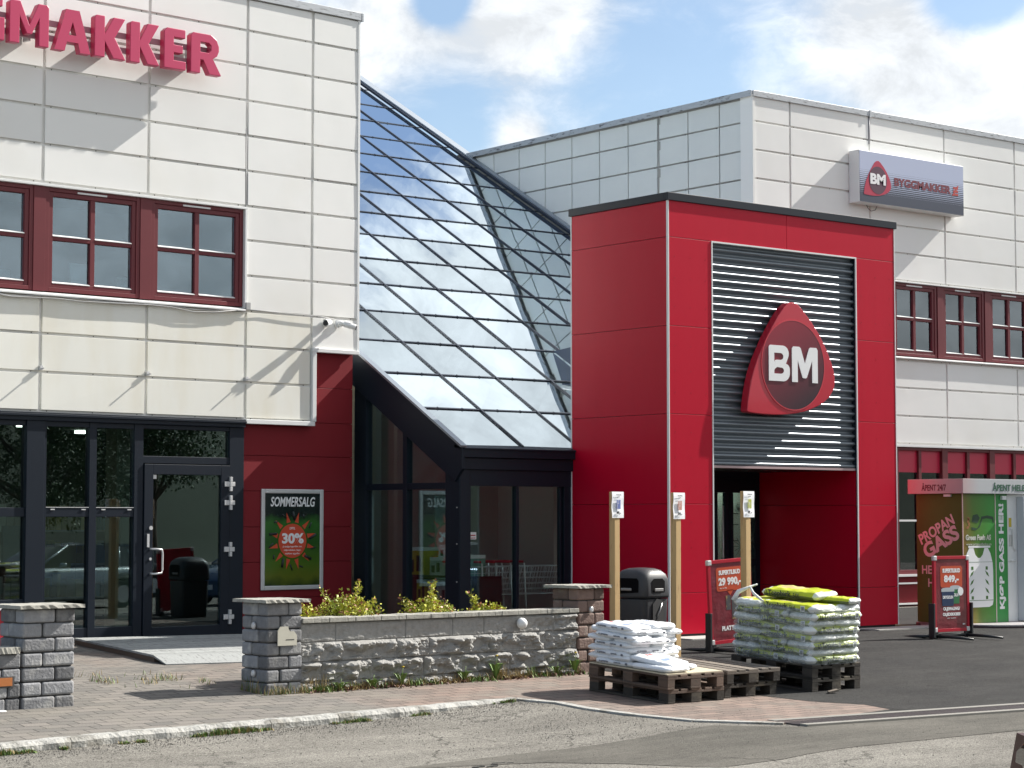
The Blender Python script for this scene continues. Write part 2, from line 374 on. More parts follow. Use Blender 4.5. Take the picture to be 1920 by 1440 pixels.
# office windows and posts between
for k, xs0 in enumerate((-8.29, -6.67, -5.05, -3.43, -1.81, -.19)):
    office_window(lb, xs0, xs0+1.44 if k < 5 else 1.32, 4.645, 6.03)
    b = BM(); bx(b, xs0-.178, xs0-.002, .02, .20, 4.64, 6.03); obj('window_post', b, M_maroon, lb, bevel=.004)
b = BM(); bx(b, -8.2, 1.3, 2.6, 2.7, 4.6, 6.3); bx(b, -8.2, 1.3, .35, 2.6, 6.2, 6.3); bx(b, -8.2, 1.3, .35, 2.6, 4.3, 4.4)
obj('office_room', b, mat('office_wall', (.10, .11, .12), .8), lb)
for i, (x, w_, h_, lab) in enumerate(((-2.35, .3, .25, 'white board standing behind the leftmost upper window'), (-1.15, .36, .42, 'tall white board inside, behind the middle of the double window'), (-.42, .30, .28, 'white board leaning inside at the right of the middle window'), (.15, .34, .12, 'low white board inside the rightmost upper window'))):
    b = BM(); bx(b, 0, w_, 0, .03, 0, h_); p = Matrix.Rotation(LA, 4, 'Z') @ Vector((x, .5, 4.70)); tag(obj('office_screen', b, mat('screen_white', (.75, .75, .72), .6), None, bevel=.01, loc=Vector(LB_ORG)+p, rot=(R(-6), 0, LA)), lab, 'screen', 'boards behind the office windows')
# shopfront
sf = BM()
bx(sf, -8.4, 1.36, -.02, .16, 2.93, 3.04); bx(sf, -8.4, 1.36, -.05, .06, 2.985, 3.02)
bx(sf, -2.05, -1.79, .0, .14, 0, 2.93)
for a, c in ((-1.79, -1.75), (-1.11, -1.0), (-.42, -.28), (1.12, 1.36)): bx(sf, a, c, .02, .14, 0, 2.93)
for a, c in ((-1.75, -1.11), (-1.0, -.42)):
    bx(sf, a, c, .03, .13, 1.67, 1.79); bx(sf, a, c, .03, .13, .0, .20); bx(sf, a, c, .03, .13, 2.86, 2.93)
bx(sf, -.28, 1.12, .03, .13, 2.40, 2.50); bx(sf, -.28, 1.12, .03, .13, 2.87, 2.93); bx(sf, -.28, 1.12, .0, .15, 0, .03)
for x0 in (-8.4, -6.78, -5.16, -3.54): bx(sf, x0, x0+.20, .0, .14, .5, 2.93)
for x0 in (-8.2, -6.58, -4.96, -3.34):
    bx(sf, x0, x0+1.42 if x0 < -4 else -2.05, .03, .13, 1.67, 1.79); bx(sf, x0, x0+1.42 if x0 < -4 else -2.05, .03, .13, .52, .60); bx(sf, x0, x0+1.42 if x0 < -4 else -2.05, .03, .13, 2.86, 2.93)
    xm = x0+.62; bx(sf, xm, xm+.10, .032, .128, .6, 1.67); bx(sf, xm, xm+.10, .032, .128, 1.79, 2.86)
sfo = obj('shopfront_frame', sf, M_anth, lb, bevel=.005)
for x0, x1, z0, z1 in ((-1.75, -1.11, 1.79, 2.86), (-1.0, -.42, 1.79, 2.86), (-1.75, -1.11, .20, 1.67), (-1.0, -.42, .20, 1.67), (-.28, 1.12, 2.50, 2.87)):
    b = BM(); bx(b, x0, x1, .075, .083, z0, z1); obj('pane', b, G_shop, sfo)
for x0 in (-8.2, -6.58, -4.96, -3.34):
    x1 = x0+1.42 if x0 < -4 else -2.05
    b = BM(); bx(b, x0, x1, .075, .083, .6, 2.86); obj('pane', b, G_shop, sfo)
b = BM()
for x in (-1.68, -1.22, -.92, -.52): bx(b, x, x+.06, .018, .03, 1.76, 1.775)
bx(b, -1.75, -1.11, .022, .03, 1.792, 1.80); bx(b, -1.0, -.42, .022, .03, 1.792, 1.80); obj('drain_cap', b, M_alu, sfo)
b = BM(); bx(b, -8.4, -2.06, -.06, .12, .47, .50); obj('sill', b, M_white, lb, bevel=.004)
b = BM(); bx(b, -8.4, -2.05, .03, .2, 0, .47); obj('plinth_panel', b, mat('bright_red_panel', (.42, .015, .03), .45), lb)
# door
b = BM(); grid_frame(b, -.27, 1.11, .035, 2.39, .14, .0, .07, bot=.14); dr = obj('door', b, M_anth, lb, bevel=.005)
b = BM(); bx(b, -.13, .97, .032, .04, .175, 2.25); obj('door_glass', b, G_shop, dr)
b = BM(); tube(b, [(-.17, 0, .90), (-.17, -.05, .90), (-.12, -.085, .90), (-.04, -.09, .91), (-.03, -.09, .95), (-.03, -.09, 1.18), (-.04, -.09, 1.225), (-.12, -.085, 1.235), (-.17, -.05, 1.235), (-.17, 0, 1.235)], .014, 10); obj('handle', b, M_alu, dr)
b = BM(); bx(b, -.225, -.19, -.012, 0, 1.26, 1.44); tube(b, [(-.165, 0, 1.52), (-.165, -.012, 1.52)], .028, 14); tube(b, [(-.17, 0, 1.10), (-.17, -.012, 1.10)], .02, 12); obj('lock_plate', b, M_alu, dr)
b = BM(); bx(b, -.12, -.07, .02, .031, 2.19, 2.245); obj('sticker', b, M_white, dr)
for z in (2.13, 1.87, 1.22, .28):
    b = BM(); bx(b, 1.10, 1.14, -.035, .005, z-.10, z-.036); bx(b, 1.10, 1.14, -.035, .005, z-.032, z+.032); bx(b, 1.10, 1.14, -.035, .005, z+.036, z+.10); bx(b, 1.02, 1.098, -.022, 0, z-.035, z+.035); bx(b, 1.142, 1.19, -.022, 0, z-.03, z+.03)
    obj('hinge', b, M_alu, dr, bevel=.004)
# interior of the shop
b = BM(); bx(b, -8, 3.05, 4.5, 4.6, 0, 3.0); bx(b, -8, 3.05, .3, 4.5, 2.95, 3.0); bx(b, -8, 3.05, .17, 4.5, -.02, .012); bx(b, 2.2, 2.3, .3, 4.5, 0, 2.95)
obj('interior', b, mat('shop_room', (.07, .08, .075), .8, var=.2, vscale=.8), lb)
for x_, y_ in ((-1.5, 1.2), (.2, 2.6), (-3.6, 2.0)):
    b = BM(); bx(b, x_, x_+.3, y_, y_+.12, 2.90, 2.94); obj('lamp_fill_panel', b, M_lampfill, lb)  # first one is a real lamp, the other two are added to brighten the room
b = BM(); bx(b, .25, .55, 1.6, 1.9, 0, 2.95); bx(b, -1.35, -1.1, 2.6, 2.9, 0, 2.95); bx(b, .62, 1.15, 2.4, 2.5, 2.3, 2.8); bx(b, -1.7, -1.45, 1.9, 2.0, 2.35, 2.6); obj('interior_column', b, M_beige, lb)
for i, (x, z, w_, h_, c_) in enumerate(((.3, 1.25, .3, .42, (.3, .29, .26)), (-.9, .9, .4, .35, (.25, .2, .05)), (-1.2, .3, .12, .9, (.35, .3, .2)), (-1.55, 1.05, .35, .5, (.08, .10, .12)))):
    b = BM(); bx(b, x, x+w_, 1.55, 1.6, z, z+h_); obj('notice_board', b, mat('notice%d' % i, c_, .7), lb)
for k in range(5):
    for sh_ in range(3):
        b = BM(); x0_ = -2.9+.95*k
        bx(b, x0_, x0_+.88, 3.3, 3.7, .45+.5*sh_, .48+.5*sh_)
        if sh_ == 0: bx(b, x0_, x0_+.03, 3.3, 3.7, 0, 1.9); bx(b, x0_+.85, x0_+.88, 3.3, 3.7, 0, 1.9)
        obj('shelf', b, mat('shelf_grey', (.28, .30, .30), .6), lb)
    b = BM(); rnd_ = random.Random(k)
    for sh_ in range(3):
        x_ = x0_+.05
        while x_ < x0_+.78: w_ = rnd_.uniform(.06, .16); bx(b, x_, x_+w_-.01, 3.34, 3.5, .481+.5*sh_, .48+.5*sh_+rnd_.uniform(.15, .38)); x_ += w_
    obj('shelf_goods', b, mat('goods_%d' % (k % 3), ((.30, .24, .05), (.08, .18, .26), (.30, .30, .27))[k % 3], .6, island=.5), lb)
# cables along the windows
b = BM(); pts = [(-8.3+i*.35, -.035, 4.575+.02*math.sin(i*1.7)-.012*(i % 3)) for i in range(28)]; tube(b, pts, .009, 6); tube(b, [(p[0], p[1]-.01, p[2]-.02-.012*math.sin(p[0]*3)) for p in pts], .007, 6)
tube(b, [(1.36, .022, 7.2), (1.355, .02, 6.4), (1.365, .022, 5.6), (1.36, .02, 4.7)], .010, 6)
bx(b, 1.335, 1.405, -.05, .02, 4.60, 4.70); tube(b, [(1.38, -.03, 4.60), (1.7, -.02, 4.60), (2.2, -.025, 4.585), (2.6, -.03, 4.59), (2.9, -.02, 4.56)], .007, 6)
obj('cable', b, mat('grey_cable', (.35, .35, .35), .6), lb)
for x in (-1.87, -.25, 1.37):
    b = BM(); bx(b, x-.02, x+.02, -.035, .04, 3.59, 3.65); bx(b, x-.006, x+.006, -.10, -.036, 3.60, 3.62); obj('bracket', b, M_alu, lb)
# ------------------------------------------------------------------ big letters
ls = thing('wall_lettering', 'large raspberry red three-dimensional letters on rails, high on the cream wall', 'sign', LB_ORG, LA)
M_let = mat('letter_red', (.50, .035, .11), .38, var=.03)
def poly_letter(ch, x0, x1, z0, z1):
    b = BM(); W = x1-x0; H = z1-z0; s = .155
    def P(pts): prism(b, [(x0+a*1.0, z0+c) for a, c in pts], -.30, -.185)
    if ch == 'M':
        P([(0, 0), (s*.93, 0), (s*.93, H*.64), (W/2-.035, .14), (W/2+.035, .14), (W-s*.93, H*.64), (W-s*.93, 0), (W, 0), (W, H-.03), (W-.03, H), (W-s*1.0, H), (W/2, H*.47), (s*1.0, H), (.03, H), (0, H-.03)])
    elif ch == 'A':
        P([(0, 0), (.155, 0), (.185, .125), (W-.185, .125), (W-.155, 0), (W, 0), (W/2+.10, H), (W/2-.10, H)])
    elif ch == 'K':
        P([(0, 0), (s, 0), (s, .215), (W-.19, 0), (W, 0), (W-.17, .285), (W-.01, H), (W-.19, H), (s, .325), (s, H), (.03, H), (0, H-.03)])
    elif ch == 'E':
        P([(0, 0), (W, 0), (W, .12), (s, .12), (s, .225), (W-.05, .225), (W-.05, .335), (s, .335), (s, H-.12), (W-.01, H-.12), (W-.01, H), (.05, H), (0, H-.05)])
    elif ch == 'R':
        P([(0, 0), (s, 0), (s, .19), (s+.05, .19), (W-.17, 0), (W+.02, 0), (W-.12, .225), (W-.05, .27), (W-.02, .34), (W-.02, H-.15), (W-.06, H-.06), (W-.15, H), (.04, H), (0, H-.04)])
    elif ch == 'G':
        P([(W*.35, 0), (W, 0), (W, .30), (W*.5, .30), (W*.5, .20), (W-.14, .20), (W-.14, .11), (W*.42, .11), (.17, .18), (.15, .3), (.18, .40), (W*.42, H-.12), (W-.03, H-.12), (W-.03, H), (W*.35, H), (.07, H-.08), (0, .38), (0, .18), (.07, .07)])
    elif ch == 'Y':
        P([(W/2-.075, 0), (W/2+.075, 0), (W/2+.075, .22), (W, H), (W-.16, H), (W/2, .33), (.16, H), (0, H), (W/2-.075, .22)])
    elif ch == 'B':
        P([(0, 0), (W-.14, 0), (W-.03, .06), (W, .15), (W-.03, .26), (W-.09, .29), (W-.05, .33), (W-.03, .42), (W-.07, .5), (W-.15, H), (0, H)])
    if ch == 'A':
        o = obj('letter', b, M_let, ls, bevel=.008)
        hb = BM(); prism(hb, [(x0+W/2-.055, z0+.22), (x0+W/2+.055, z0+.22), (x0+W/2, z0+.40)], -.5, 0)
        cut(o, hb); return o
    o = obj('letter', b, M_let, ls, bevel=.008)
    if ch == 'R':
        hb = BM(); prism(hb, [(x0+s, z0+.30), (x0+W-.19, z0+.30), (x0+W-.15, z0+.34), (x0+W-.15, z0+.41), (x0+W-.19, z0+H-.12), (x0+s, z0+H-.12)], -.5, 0); cut(o, hb)
    if ch == 'B':
        hb = BM(); bx(hb, x0+.14, x0+W-.14, -.5, 0, z0+.11, z0+.23); bx(hb, x0+.14, x0+W-.16, -.5, 0, z0+.34, z0+.46); cut(o, hb)
    return o
def cut(o, hb):
    """boolean done at once, the cutter removed"""
    h = obj('cutter', hb, M_let); h.parent = o.parent
    bpy.context.view_layer.update()
    md = o.modifiers.new('bool', 'BOOLEAN'); md.object = h; md.solver = 'EXACT'
    mods = [m for m in o.modifiers]
    bev = o.modifiers.get('bevel')
    if bev: o.modifiers.remove(bev)
    dg = bpy.context.evaluated_depsgraph_get(); me = bpy.data.meshes.new_from_object(o.evaluated_get(dg))
    o.modifiers.clear(); o.data = me; bpy.data.objects.remove(h)
    md = o.modifiers.new('bevel', 'BEVEL'); md.width = .007; md.segments = 2; md.limit_method = 'ANGLE'; md.angle_limit = R(40)
for ch, a, c in (('B', -5.02, -4.5), ('Y', -4.45, -3.88), ('G', -3.83, -3.25), ('G', -3.18, -2.62), ('M', -2.55, -1.98), ('A', -1.90, -1.36), ('K', -1.30, -.82), ('K', -.755, -.29), ('E', -.22, .13), ('R', .21, .69)):
    poly_letter(ch, a, c, 7.805, 8.365)
for z in (7.93, 8.13):
    b = BM(); bx(b, -5.1, .66, -.182, -.14, z, z+.075); obj('rail', b, mat('rail_pink', (.36, .20, .24), .5), ls)
for x in (-4.8, -3.4, -2.2, -1.0, .3):
    b = BM(); bx(b, x, x+.04, -.14, .0, 7.9, 8.24); obj('bracket', b, M_alu, ls)
# ------------------------------------------------------------------ security cameras
def local_l(x, y, z): return Vector(LB_ORG) + Matrix.Rotation(LA, 4, 'Z') @ Vector((x, y, z))
def seccam(px, heading, label, tip):
    t = thing('security_camera', label, 'camera', local_l(px, 0, 4.50), LA, 'security cameras on the cream wall')
    b = BM(); tube(b, [(0, 0, 0), (0, -.03, 0)], .062, 18); tube(b, [(0, -.03, 0), (0, -.09, -.005)], .042, 14); obj('mount', b, M_white, t, bevel=.003)
    h = R(heading); d = Vector((math.cos(h)*math.cos(tip), math.sin(h)*math.cos(tip), math.sin(tip)))
    p0 = Vector((0, -.10, 0)); p1 = p0+d*.21
    b = BM(); tube(b, [p0-d*.03, p0+d*.03], .03, 14); tube(b, [p0+d*.03, p1], .043, 18); obj('camera_body', b, M_white, t, bevel=.004)
    b = BM(); tube(b, [p1, p1+d*.012], .038, 16); obj('lens', b, M_black, t)
    b = BM(); tube(b, [p0+d*.05+Vector((0, 0, .008)), p1+d*.03+Vector((0, 0, .008))], .047, 14, caps=False)
    bmesh.ops.bisect_plane(b, geom=b.verts[:]+b.edges[:]+b.faces[:], plane_co=p0+Vector((0, 0, .01)), plane_no=(0, 0, 1), clear_inner=True); obj('sun_shield', b, M_white, t)
seccam(2.76, -143, 'white bullet camera pointing towards the street, left one of the pair on the cream wall', R(-8))
seccam(2.98, -35, 'white bullet camera pointing right along the wall, right one of the pair', R(-16))
# ------------------------------------------------------------------ poster frame
pf = thing('poster_frame', 'silver snap frame with a green summer sale poster on the dark red wall', 'poster', local_l(1.70, .095, .63), LA)
b = BM(); grid_frame(b, 0, 1.09, 0, 1.44, .062, -.035, 0); obj('frame', b, M_alu, pf, bevel=.012, segs=3)
pm = bpy.data.materials.new('poster_print'); pm.use_nodes = True; t = pm.node_tree; p = t.nodes['Principled BSDF']; p.inputs['Roughness'].default_value = .22
tcn = N(t, 'ShaderNodeTexCoord'); sx = N(t, 'ShaderNodeSeparateXYZ'); t.links.new(tcn.outputs['Object'], sx.inputs[0])
nz = N(t, 'ShaderNodeTexNoise'); nz.inputs['Scale'].default_value = 4; nz.inputs['Detail'].default_value = 5; t.links.new(tcn.outputs['Object'], nz.inputs[0])
hh = math_n(t, 'ADD', sx.outputs['Z'], math_n(t, 'MULTIPLY', math_n(t, 'SUBTRACT', nz.outputs[0], .5), .25))
cr = N(t, 'ShaderNodeValToRGB'); t.links.new(math_n(t, 'DIVIDE', hh, 1.44), cr.inputs[0])
e = cr.color_ramp.elements; e[0].position = .03; e[0].color = (.01, .03, .008, 1); e[1].position = .28; e[1].color = (.055, .13, .01, 1)
for pos, c_ in ((.14, (.10, .13, .012, 1)), (.48, (.018, .085, .012, 1)), (.66, (.03, .13, .02, 1)), (.74, (.006, .014, .012, 1)), (1, (.012, .02, .022, 1))):
    k = e.new(pos); k.color = c_
t.links.new(cr.outputs[0], p.inputs['Base Color'])
b = BM(); bx(b, .05, 1.04, -.02, -.012, .05, 1.39); pp = obj('poster', b, pm, pf)
M_pw = mat('print_white', (.78, .78, .78), .5); M_po = mat('print_orange', (.55, .06, .02), .5)
obj('title', text_bm('SOMMERSALG', .78, .14, .002, .02, x0=.16, z0=1.19, y0=-.021, shear=.2), M_pw, pp)
b = BM(); prism(b, [(.545+.245*math.cos(a*math.pi/18), .70+.245*math.sin(a*math.pi/18)) for a in range(36)], -.0225, -.021)
for k in range(12):
    a = k*math.pi/6+.26; c_, s_ = math.cos(a), math.sin(a)
    prism(b, [(.545+.27*c_-.035*s_, .70+.27*s_+.035*c_), (.545+.27*c_+.035*s_, .70+.27*s_-.035*c_), (.545+.42*c_, .70+.42*s_)], -.0225, -.021)
obj('sun_print', b, M_po, pp)
for k in range(14):
    b = BM(); a = k*.449+.1; r1 = .30+.08*(k % 3)/2; r2 = .42
    tube(b, [(.545+r1*math.cos(a), -.0215, .70+r1*math.sin(a)), (.545+r2*math.cos(a+.12), -.0215, .70+r2*math.sin(a+.12))], .012+.008*(k % 3 == 0), 5)
    obj('tool_print', b, mat('print_black', (.012, .014, .014), .5), pp)
letters(pp, M_pw, [('30%', .38, .15, .002, .04, dict(x0=.36, z0=.66, y0=-.0228)), ('OPPTIL', .10, .035, .0015, 0, dict(x0=.49, z0=.86, y0=-.0228))] +
        [(s_, .34-.04*i, .032, .001, .01, dict(x0=.545, z0=.60-.05*i, y0=-.0228, center=True)) for i, s_ in enumerate(('på utvalgte hageartikler, trær,', 'solprodukter, hage-', 'maskiner og griller'))])
# ------------------------------------------------------------------ right building
XR = 6.45; YR = 4.70
rb = thing('office_building', 'cream panelled building with maroon windows standing behind the red entrance portal', 'building', (XR, YR, 0))
ZRR = [6.12, 6.63, 7.145, 7.66, 8.17, 8.68, 9.14]; ZRL = [3.06, 3.575, 4.10, 4.62]
XRR = [0, .93, 3.04, 5.17, 7.31, 9.45, 11.6, 13.7]
b = BM(); bx(b, .0, 13.7, .04, .3, 6.10, 9.16, 1); bx(b, 0, 13.7, .04, .3, 3.03, 4.64, 1); bx(b, 0, 3.3, .04, .3, 4.64, 6.10, 1)
cladding(b, XRR, ZRR); cladding(b, XRR, ZRL, mi=0); cladding(b, XRR[:3], [4.62, 5.12, 5.62, 6.12]); seams(b, XRR, ZRR[:-1], .04, mi=2); seams(b, XRR, ZRL, .04, mi=2)
bx(b, -.03, .03, -.005, .3, 0, 9.15, 0)
obj('cladding', b, [M_panel, M_seam, M_dark], rb, bevel=.007)
b = BM(); ys = [.04+.82*i for i in range(19)]; zz = [3.06, 3.575, 4.10, 4.62, 5.12, 5.62, 6.12, 6.63, 7.145, 7.66, 8.17, 8.68, 9.10]
bx(b, .04, .29, .055, 14.98, .01, 9.14, 1)
for i in range(18):
    for j in range(12): bx(b, .0, .036, ys[i]+.012, ys[i+1]-.012, zz[j]+.012, zz[j+1]-.018, 0)
for i in range(18):
    for j in range(1, 12):
        bx(b, .025, .041, ys[i]+.1, ys[i]+.115, zz[j]-.014, zz[j]+.006, 2)
obj('side_cladding', b, [mat('side_panel', (.66, .68, .66), .42, var=.06, vscale=1.2), mat('side_seam', (.34, .34, .33), .7, col2=(.14, .14, .13), c2scale=1.5, c2lo=.55, c2hi=.7), M_dark], rb, bevel=.004)
b = BM()
for z in (9.12, 8.64, 8.13, 7.6): bx(b, -.003, .02, 2.42, 2.50, z-.16, z)
tube(b, [(.0, 2.47, 9.1), (.0, 2.46, 8.2), (.0, 2.48, 7.2)], .014, 5); obj('water_stain', b, mat('stain', (.33, .33, .31), .9), rb)
b = BM(); bx(b, -.02, 13.7, -.010, .3, 9.16, 9.21); bx(b, -.02, 13.7, -.020, -.008, 9.11, 9.215); bx(b, -.065, .3, .301, 15, 9.16, 9.209); bx(b, -.08, -.063, -.022, 15, 9.105, 9.213); bx(b, 3.02, 3.07, -.03, -.021, 9.09, 9.23); obj('parapet_cap', b, M_cap, rb, bevel=.004)
b = BM(); tube(b, [(3.04, .012, 9.1), (3.045, .012, 8.6)], .016, 6); obj('pipe', b, mat('pipe_grey', (.3, .3, .32), .5), rb)
b = BM(); bx(b, .31, 13.7, .31, 15, 8.95, 9.05); bx(b, 13.5, 13.7, .31, 15, 0, 9.1); bx(b, 0, 13.7, 14.9, 15, 0, 9.1); obj('shell', b, M_panel, rb)
b = BM(); bx(b, 3.3, 13.7, -.02, .05, 6.075, 6.10); prism(b, [(-.06, 4.66), (.1, 4.70), (.1, 4.64), (-.06, 4.64)], 3.3, 13.7, plane='yz'); bx(b, 0, 13.7, -.03, .05, 2.99, 3.03); obj('window_flashing', b, M_white, rb, bevel=.003)
wx = 3.62
for k in range(7):
    x0 = wx+1.41*k; office_window(rb, x0+.06, x0+1.30, 4.70, 6.07, blind=(1.0, .72, .30, .5, 1, .6, .4)[k])
    b = BM(); bx(b, x0-.09, x0+.058, .02, .2, 4.70, 6.07); obj('window_post', b, M_maroon, rb, bevel=.004)
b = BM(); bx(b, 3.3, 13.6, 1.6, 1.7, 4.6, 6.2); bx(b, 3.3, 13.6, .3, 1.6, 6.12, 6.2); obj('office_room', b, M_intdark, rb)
# ground floor glazing
b = BM(); bx(b, 0, 13.7, .03, .3, 0, .04, 0)
for k in range(9):
    x0 = 2.40+1.41*k-.2; bx(b, x0, x0+.16, .02, .2, .62, 2.99); bx(b, x0+.75, x0+.83, .04, .14, .70, 2.93)
bx(b, 2.2, 13.7, .03, .2, 2.93, 2.99); bx(b, 2.2, 13.7, .03, .2, .62, .70); gf = obj('ground_window_frame', b, M_maroon, rb, bevel=.004)
b = BM(); bx(b, 2.2, 13.7, .10, .106, .7, 2.93); obj('pane', b, G_shop, gf)
b = BM()
for k in range(9):
    x0 = 2.40+1.41*k-.04; bx(b, x0, x0+.59, .088, .092, 2.52, 2.93); bx(b, x0+.67, x0+1.25, .088, .092, 2.52, 2.93)
obj('red_foil', b, mat('red_foil', (.50, .02, .06), .4), gf)
b = BM()
for k in range(9): 
    x0 = 2.40+1.41*k-.04; bx(b, x0, x0+1.25, .02, .1, 1.60, 1.635)
bx(b, 2.2, 13.7, -.06, .1, .58, .62); bx(b, 2.2, 13.7, -.04, .1, .44, .47); bx(b, 2.2, 13.7, -.03, .1, .06, .09); obj('sill', b, M_white, rb)
b = BM(); bx(b, 2.2, 13.7, .03, .2, .09, .44); bx(b, 2.2, 13.7, .02, .2, .47, .58); obj('plinth_panel', b, M_redwall, rb)
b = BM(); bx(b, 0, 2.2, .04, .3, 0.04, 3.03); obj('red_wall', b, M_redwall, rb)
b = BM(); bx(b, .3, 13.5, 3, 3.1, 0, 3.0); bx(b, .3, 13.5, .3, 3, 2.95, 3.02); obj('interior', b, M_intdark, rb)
b = BM()
for k in range(14): bx(b, 2.5+.22*k, 2.66+.22*k, .5, .6, .75+.02*(k % 3), 1.5); bx(b, 2.5+.22*k, 2.66+.22*k, .5, .6, 1.62, 2.3+.05*(k % 2))
obj('shelf_stock', b, mat('stock_blue', (.10, .17, .26), .5, island=.4), rb)
for i, x in enumerate((9.75, 10.0)):
    b = BM(); lathe(b, [(.005, .13), (.05, .10), (.065, .03), (.05, -.03), (.005, -.06)], n=12); tube(b, [(0, 0, .13), (0, 0, .22)], .004, 4)
    set_back(tag(obj('hanging_ornament', b, mat('ornament_blue', (.15, .42, .55), .4), None, loc=(x+.05, YR+.08, 2.28)), 'small blue bauble hanging in the lower window, %s of the two' % ('left' if i == 0 else 'right'), 'ornament', 'blue baubles in the window'))
b = BM(); tube(b, [(0, -.02, 2.5), (.01, -.02, .6), (.1, -.12, .12), (.6, -.5, .02)], .01, 6); tag(obj('hose', b, M_white, None, loc=(4.95, YR-.02, 0)), 'thin white cable hanging down beside the red portal to the ground', 'cable')
set_back(rb)
# lightbox sign on the right building
sg = thing('lightbox_sign', 'wide box sign with blue and dark striped face high on the right cream wall', 'sign', (8.915, 4.45, 7.435))
b = BM(); bx(b, 0, 2.955, .0, .25, 0, .965); obj('box', b, M_white, sg, bevel=.008)
fm = bpy.data.materials.new('striped_face'); fm.use_nodes = True; t = fm.node_tree; p = t.nodes['Principled BSDF']; p.inputs['Roughness'].default_value = .4
tcn = N(t, 'ShaderNodeTexCoord'); sx = N(t, 'ShaderNodeSeparateXYZ'); t.links.new(tcn.outputs['Object'], sx.inputs[0])
u = math_n(t, 'DIVIDE', sx.outputs['Z'], .965)
saw = math_n(t, 'FRACT', math_n(t, 'MULTIPLY', u, 27.0))
tri = math_n(t, 'ABSOLUTE', math_n(t, 'SUBTRACT', math_n(t, 'MULTIPLY', saw, 2.0), 1.0))
rp = N(t, 'ShaderNodeMapRange'); t.links.new(u, rp.inputs[0]); rp.inputs[1].default_value = .18; rp.inputs[2].default_value = .66
dk = math_n(t, 'GREATER_THAN', tri, rp.outputs[0])
mc = N(t, 'ShaderNodeMix', data_type='RGBA'); t.links.new(dk, mc.inputs[0]); mc.inputs[6].default_value = (.43, .48, .63, 1); mc.inputs[7].default_value = (.045, .055, .085, 1)
t.links.new(mc.outputs[2], p.inputs['Base Color'])
b = BM(); bx(b, .012, 2.943, -.006, -.001, .012, .953); fc = obj('sign_face', b, fm, sg)
def emblem_pts(x0, z0, w, h):
    P_ = [(.54,1.0),(.46,.985),(.40,.94),(.28,.765),(.175,.585),(.08,.39),(.02,.18),(0.0,.03),(.02,.01),(.18,.0),(.37,-.002),(.56,.02),(.74,.07),(.88,.14),(.965,.22),(1.0,.305),(.995,.38),(.965,.485),(.905,.605),(.825,.73),(.73,.845),(.61,.96)]
    return [(x0+a*w, z0+c*h) for a, c in P_]
b = BM(); prism(b, emblem_pts(.115, .145, .75, .66), -.010, -.006); em = obj('emblem', b, mat('emblem_red', (.42, .02, .06), .4), sg)
b = BM(); prism(b, [(.50+.245*math.cos(a*math.pi/18), .44+.245*math.sin(a*math.pi/18)*1.05) for a in range(36)], -.012, -.010); obj('emblem_disc', b, mat('emblem_dark', (.07, .018, .045), .5), em)
obj('lettering', text_bm('BM', .42, .20, .003, .05, x0=.29, z0=.36, y0=-.0125), M_pw, em)
tb = text_bm('BYGGMAKKER', 1.62, .16, .003, .045, x0=.955, z0=.38, y0=-.0065); obj('lettering', tb, mat('sign_maroon', (.16, .012, .03), .5), sg)
b = BM(); 
for k in range(3): bx(b, 2.64, 2.78, -.010, -.0065, .37+.06*k, .41+.06*k)
prism(b, [(2.60, .36), (2.64, .36), (2.80, .56), (2.76, .56)], -.011, -.0065); obj('emblem_mark', b, mat('sign_orange', (.45, .05, .04), .5), sg)
b = BM(); tube(b, [(.42, .2, 0), (.46, .2, -.06), (.55, .21, -.10), (.66, .2, -.07), (.70, .2, 0)], .006, 5); obj('cable', b, M_black, sg)

set_back(sg)
# ------------------------------------------------------------------ sloping glass roof and vestibule
EX, EY, EZ, SL = -2.318, 1.713, 2.655, .572
at = thing('glass_atrium', 'dark framed entrance hall with a large sloping roof of mirrored glass', 'building', (EX, EY, 0))
def rz(y): return EZ + SL*y     # local y from the eave
nrm = Vector((0, -SL, 1)).normalized()
XW = XR-EX; YW = YR-EY; XP = 6.9; YTOP = 17.2
rx = [0, 1.10, 2.16, 3.24, 4.27, 5.33, 6.40, 7.46, 8.50]; my = [0]+[.98+.982*k for k in range(17)]
gm = BM()
def rpane(x0, x1, y0, y1):
    vs = [Vector((x, y, rz(y))) for x, y in ((x0, y0), (x1, y0), (x1, y1), (x0, y1))]
    a = [gm.verts.new(v+Vector((0, 0, random.uniform(-.0035, .0035)))) for v in vs]; gm.faces.new(a)
xl = [x for x in rx]
for j in range(len(my)-1):
    xm = XP if my[j] < YW-.3 else XW-.02
    for i in range(len(rx)-1):
        x0, x1 = rx[i], min(rx[i+1], xm)
        if x0 >= xm: continue
        rpane(x0+.02, x1-.02, my[j]+.01, my[j+1]-.01)
gp = obj('roof_glass', gm, G_roof, at)
def beam(b, p0, p1, w, h, mi=0, lift=0):
    """bar along p0-p1 on the roof plane: w across, h along the normal"""
    p0, p1 = Vector(p0), Vector(p1); d = (p1-p0).normalized(); s = d.cross(nrm).normalized()
    vs = []
    for p in (p0, p1):
        for a, c in ((-w/2, lift), (w/2, lift), (w/2, lift+h), (-w/2, lift+h)): vs.append(b.verts.new(p + s*a + nrm*c))
    for f in ((0,1,2,3),(7,6,5,4),(0,4,5,1),(1,5,6,2),(2,6,7,3),(3,7,4,0)):
        fc = b.faces.new([vs[i] for i in f]); fc.material_index = mi
M_raf = mat('rafter_cap', (.030, .036, .052), .35, metal=.2)
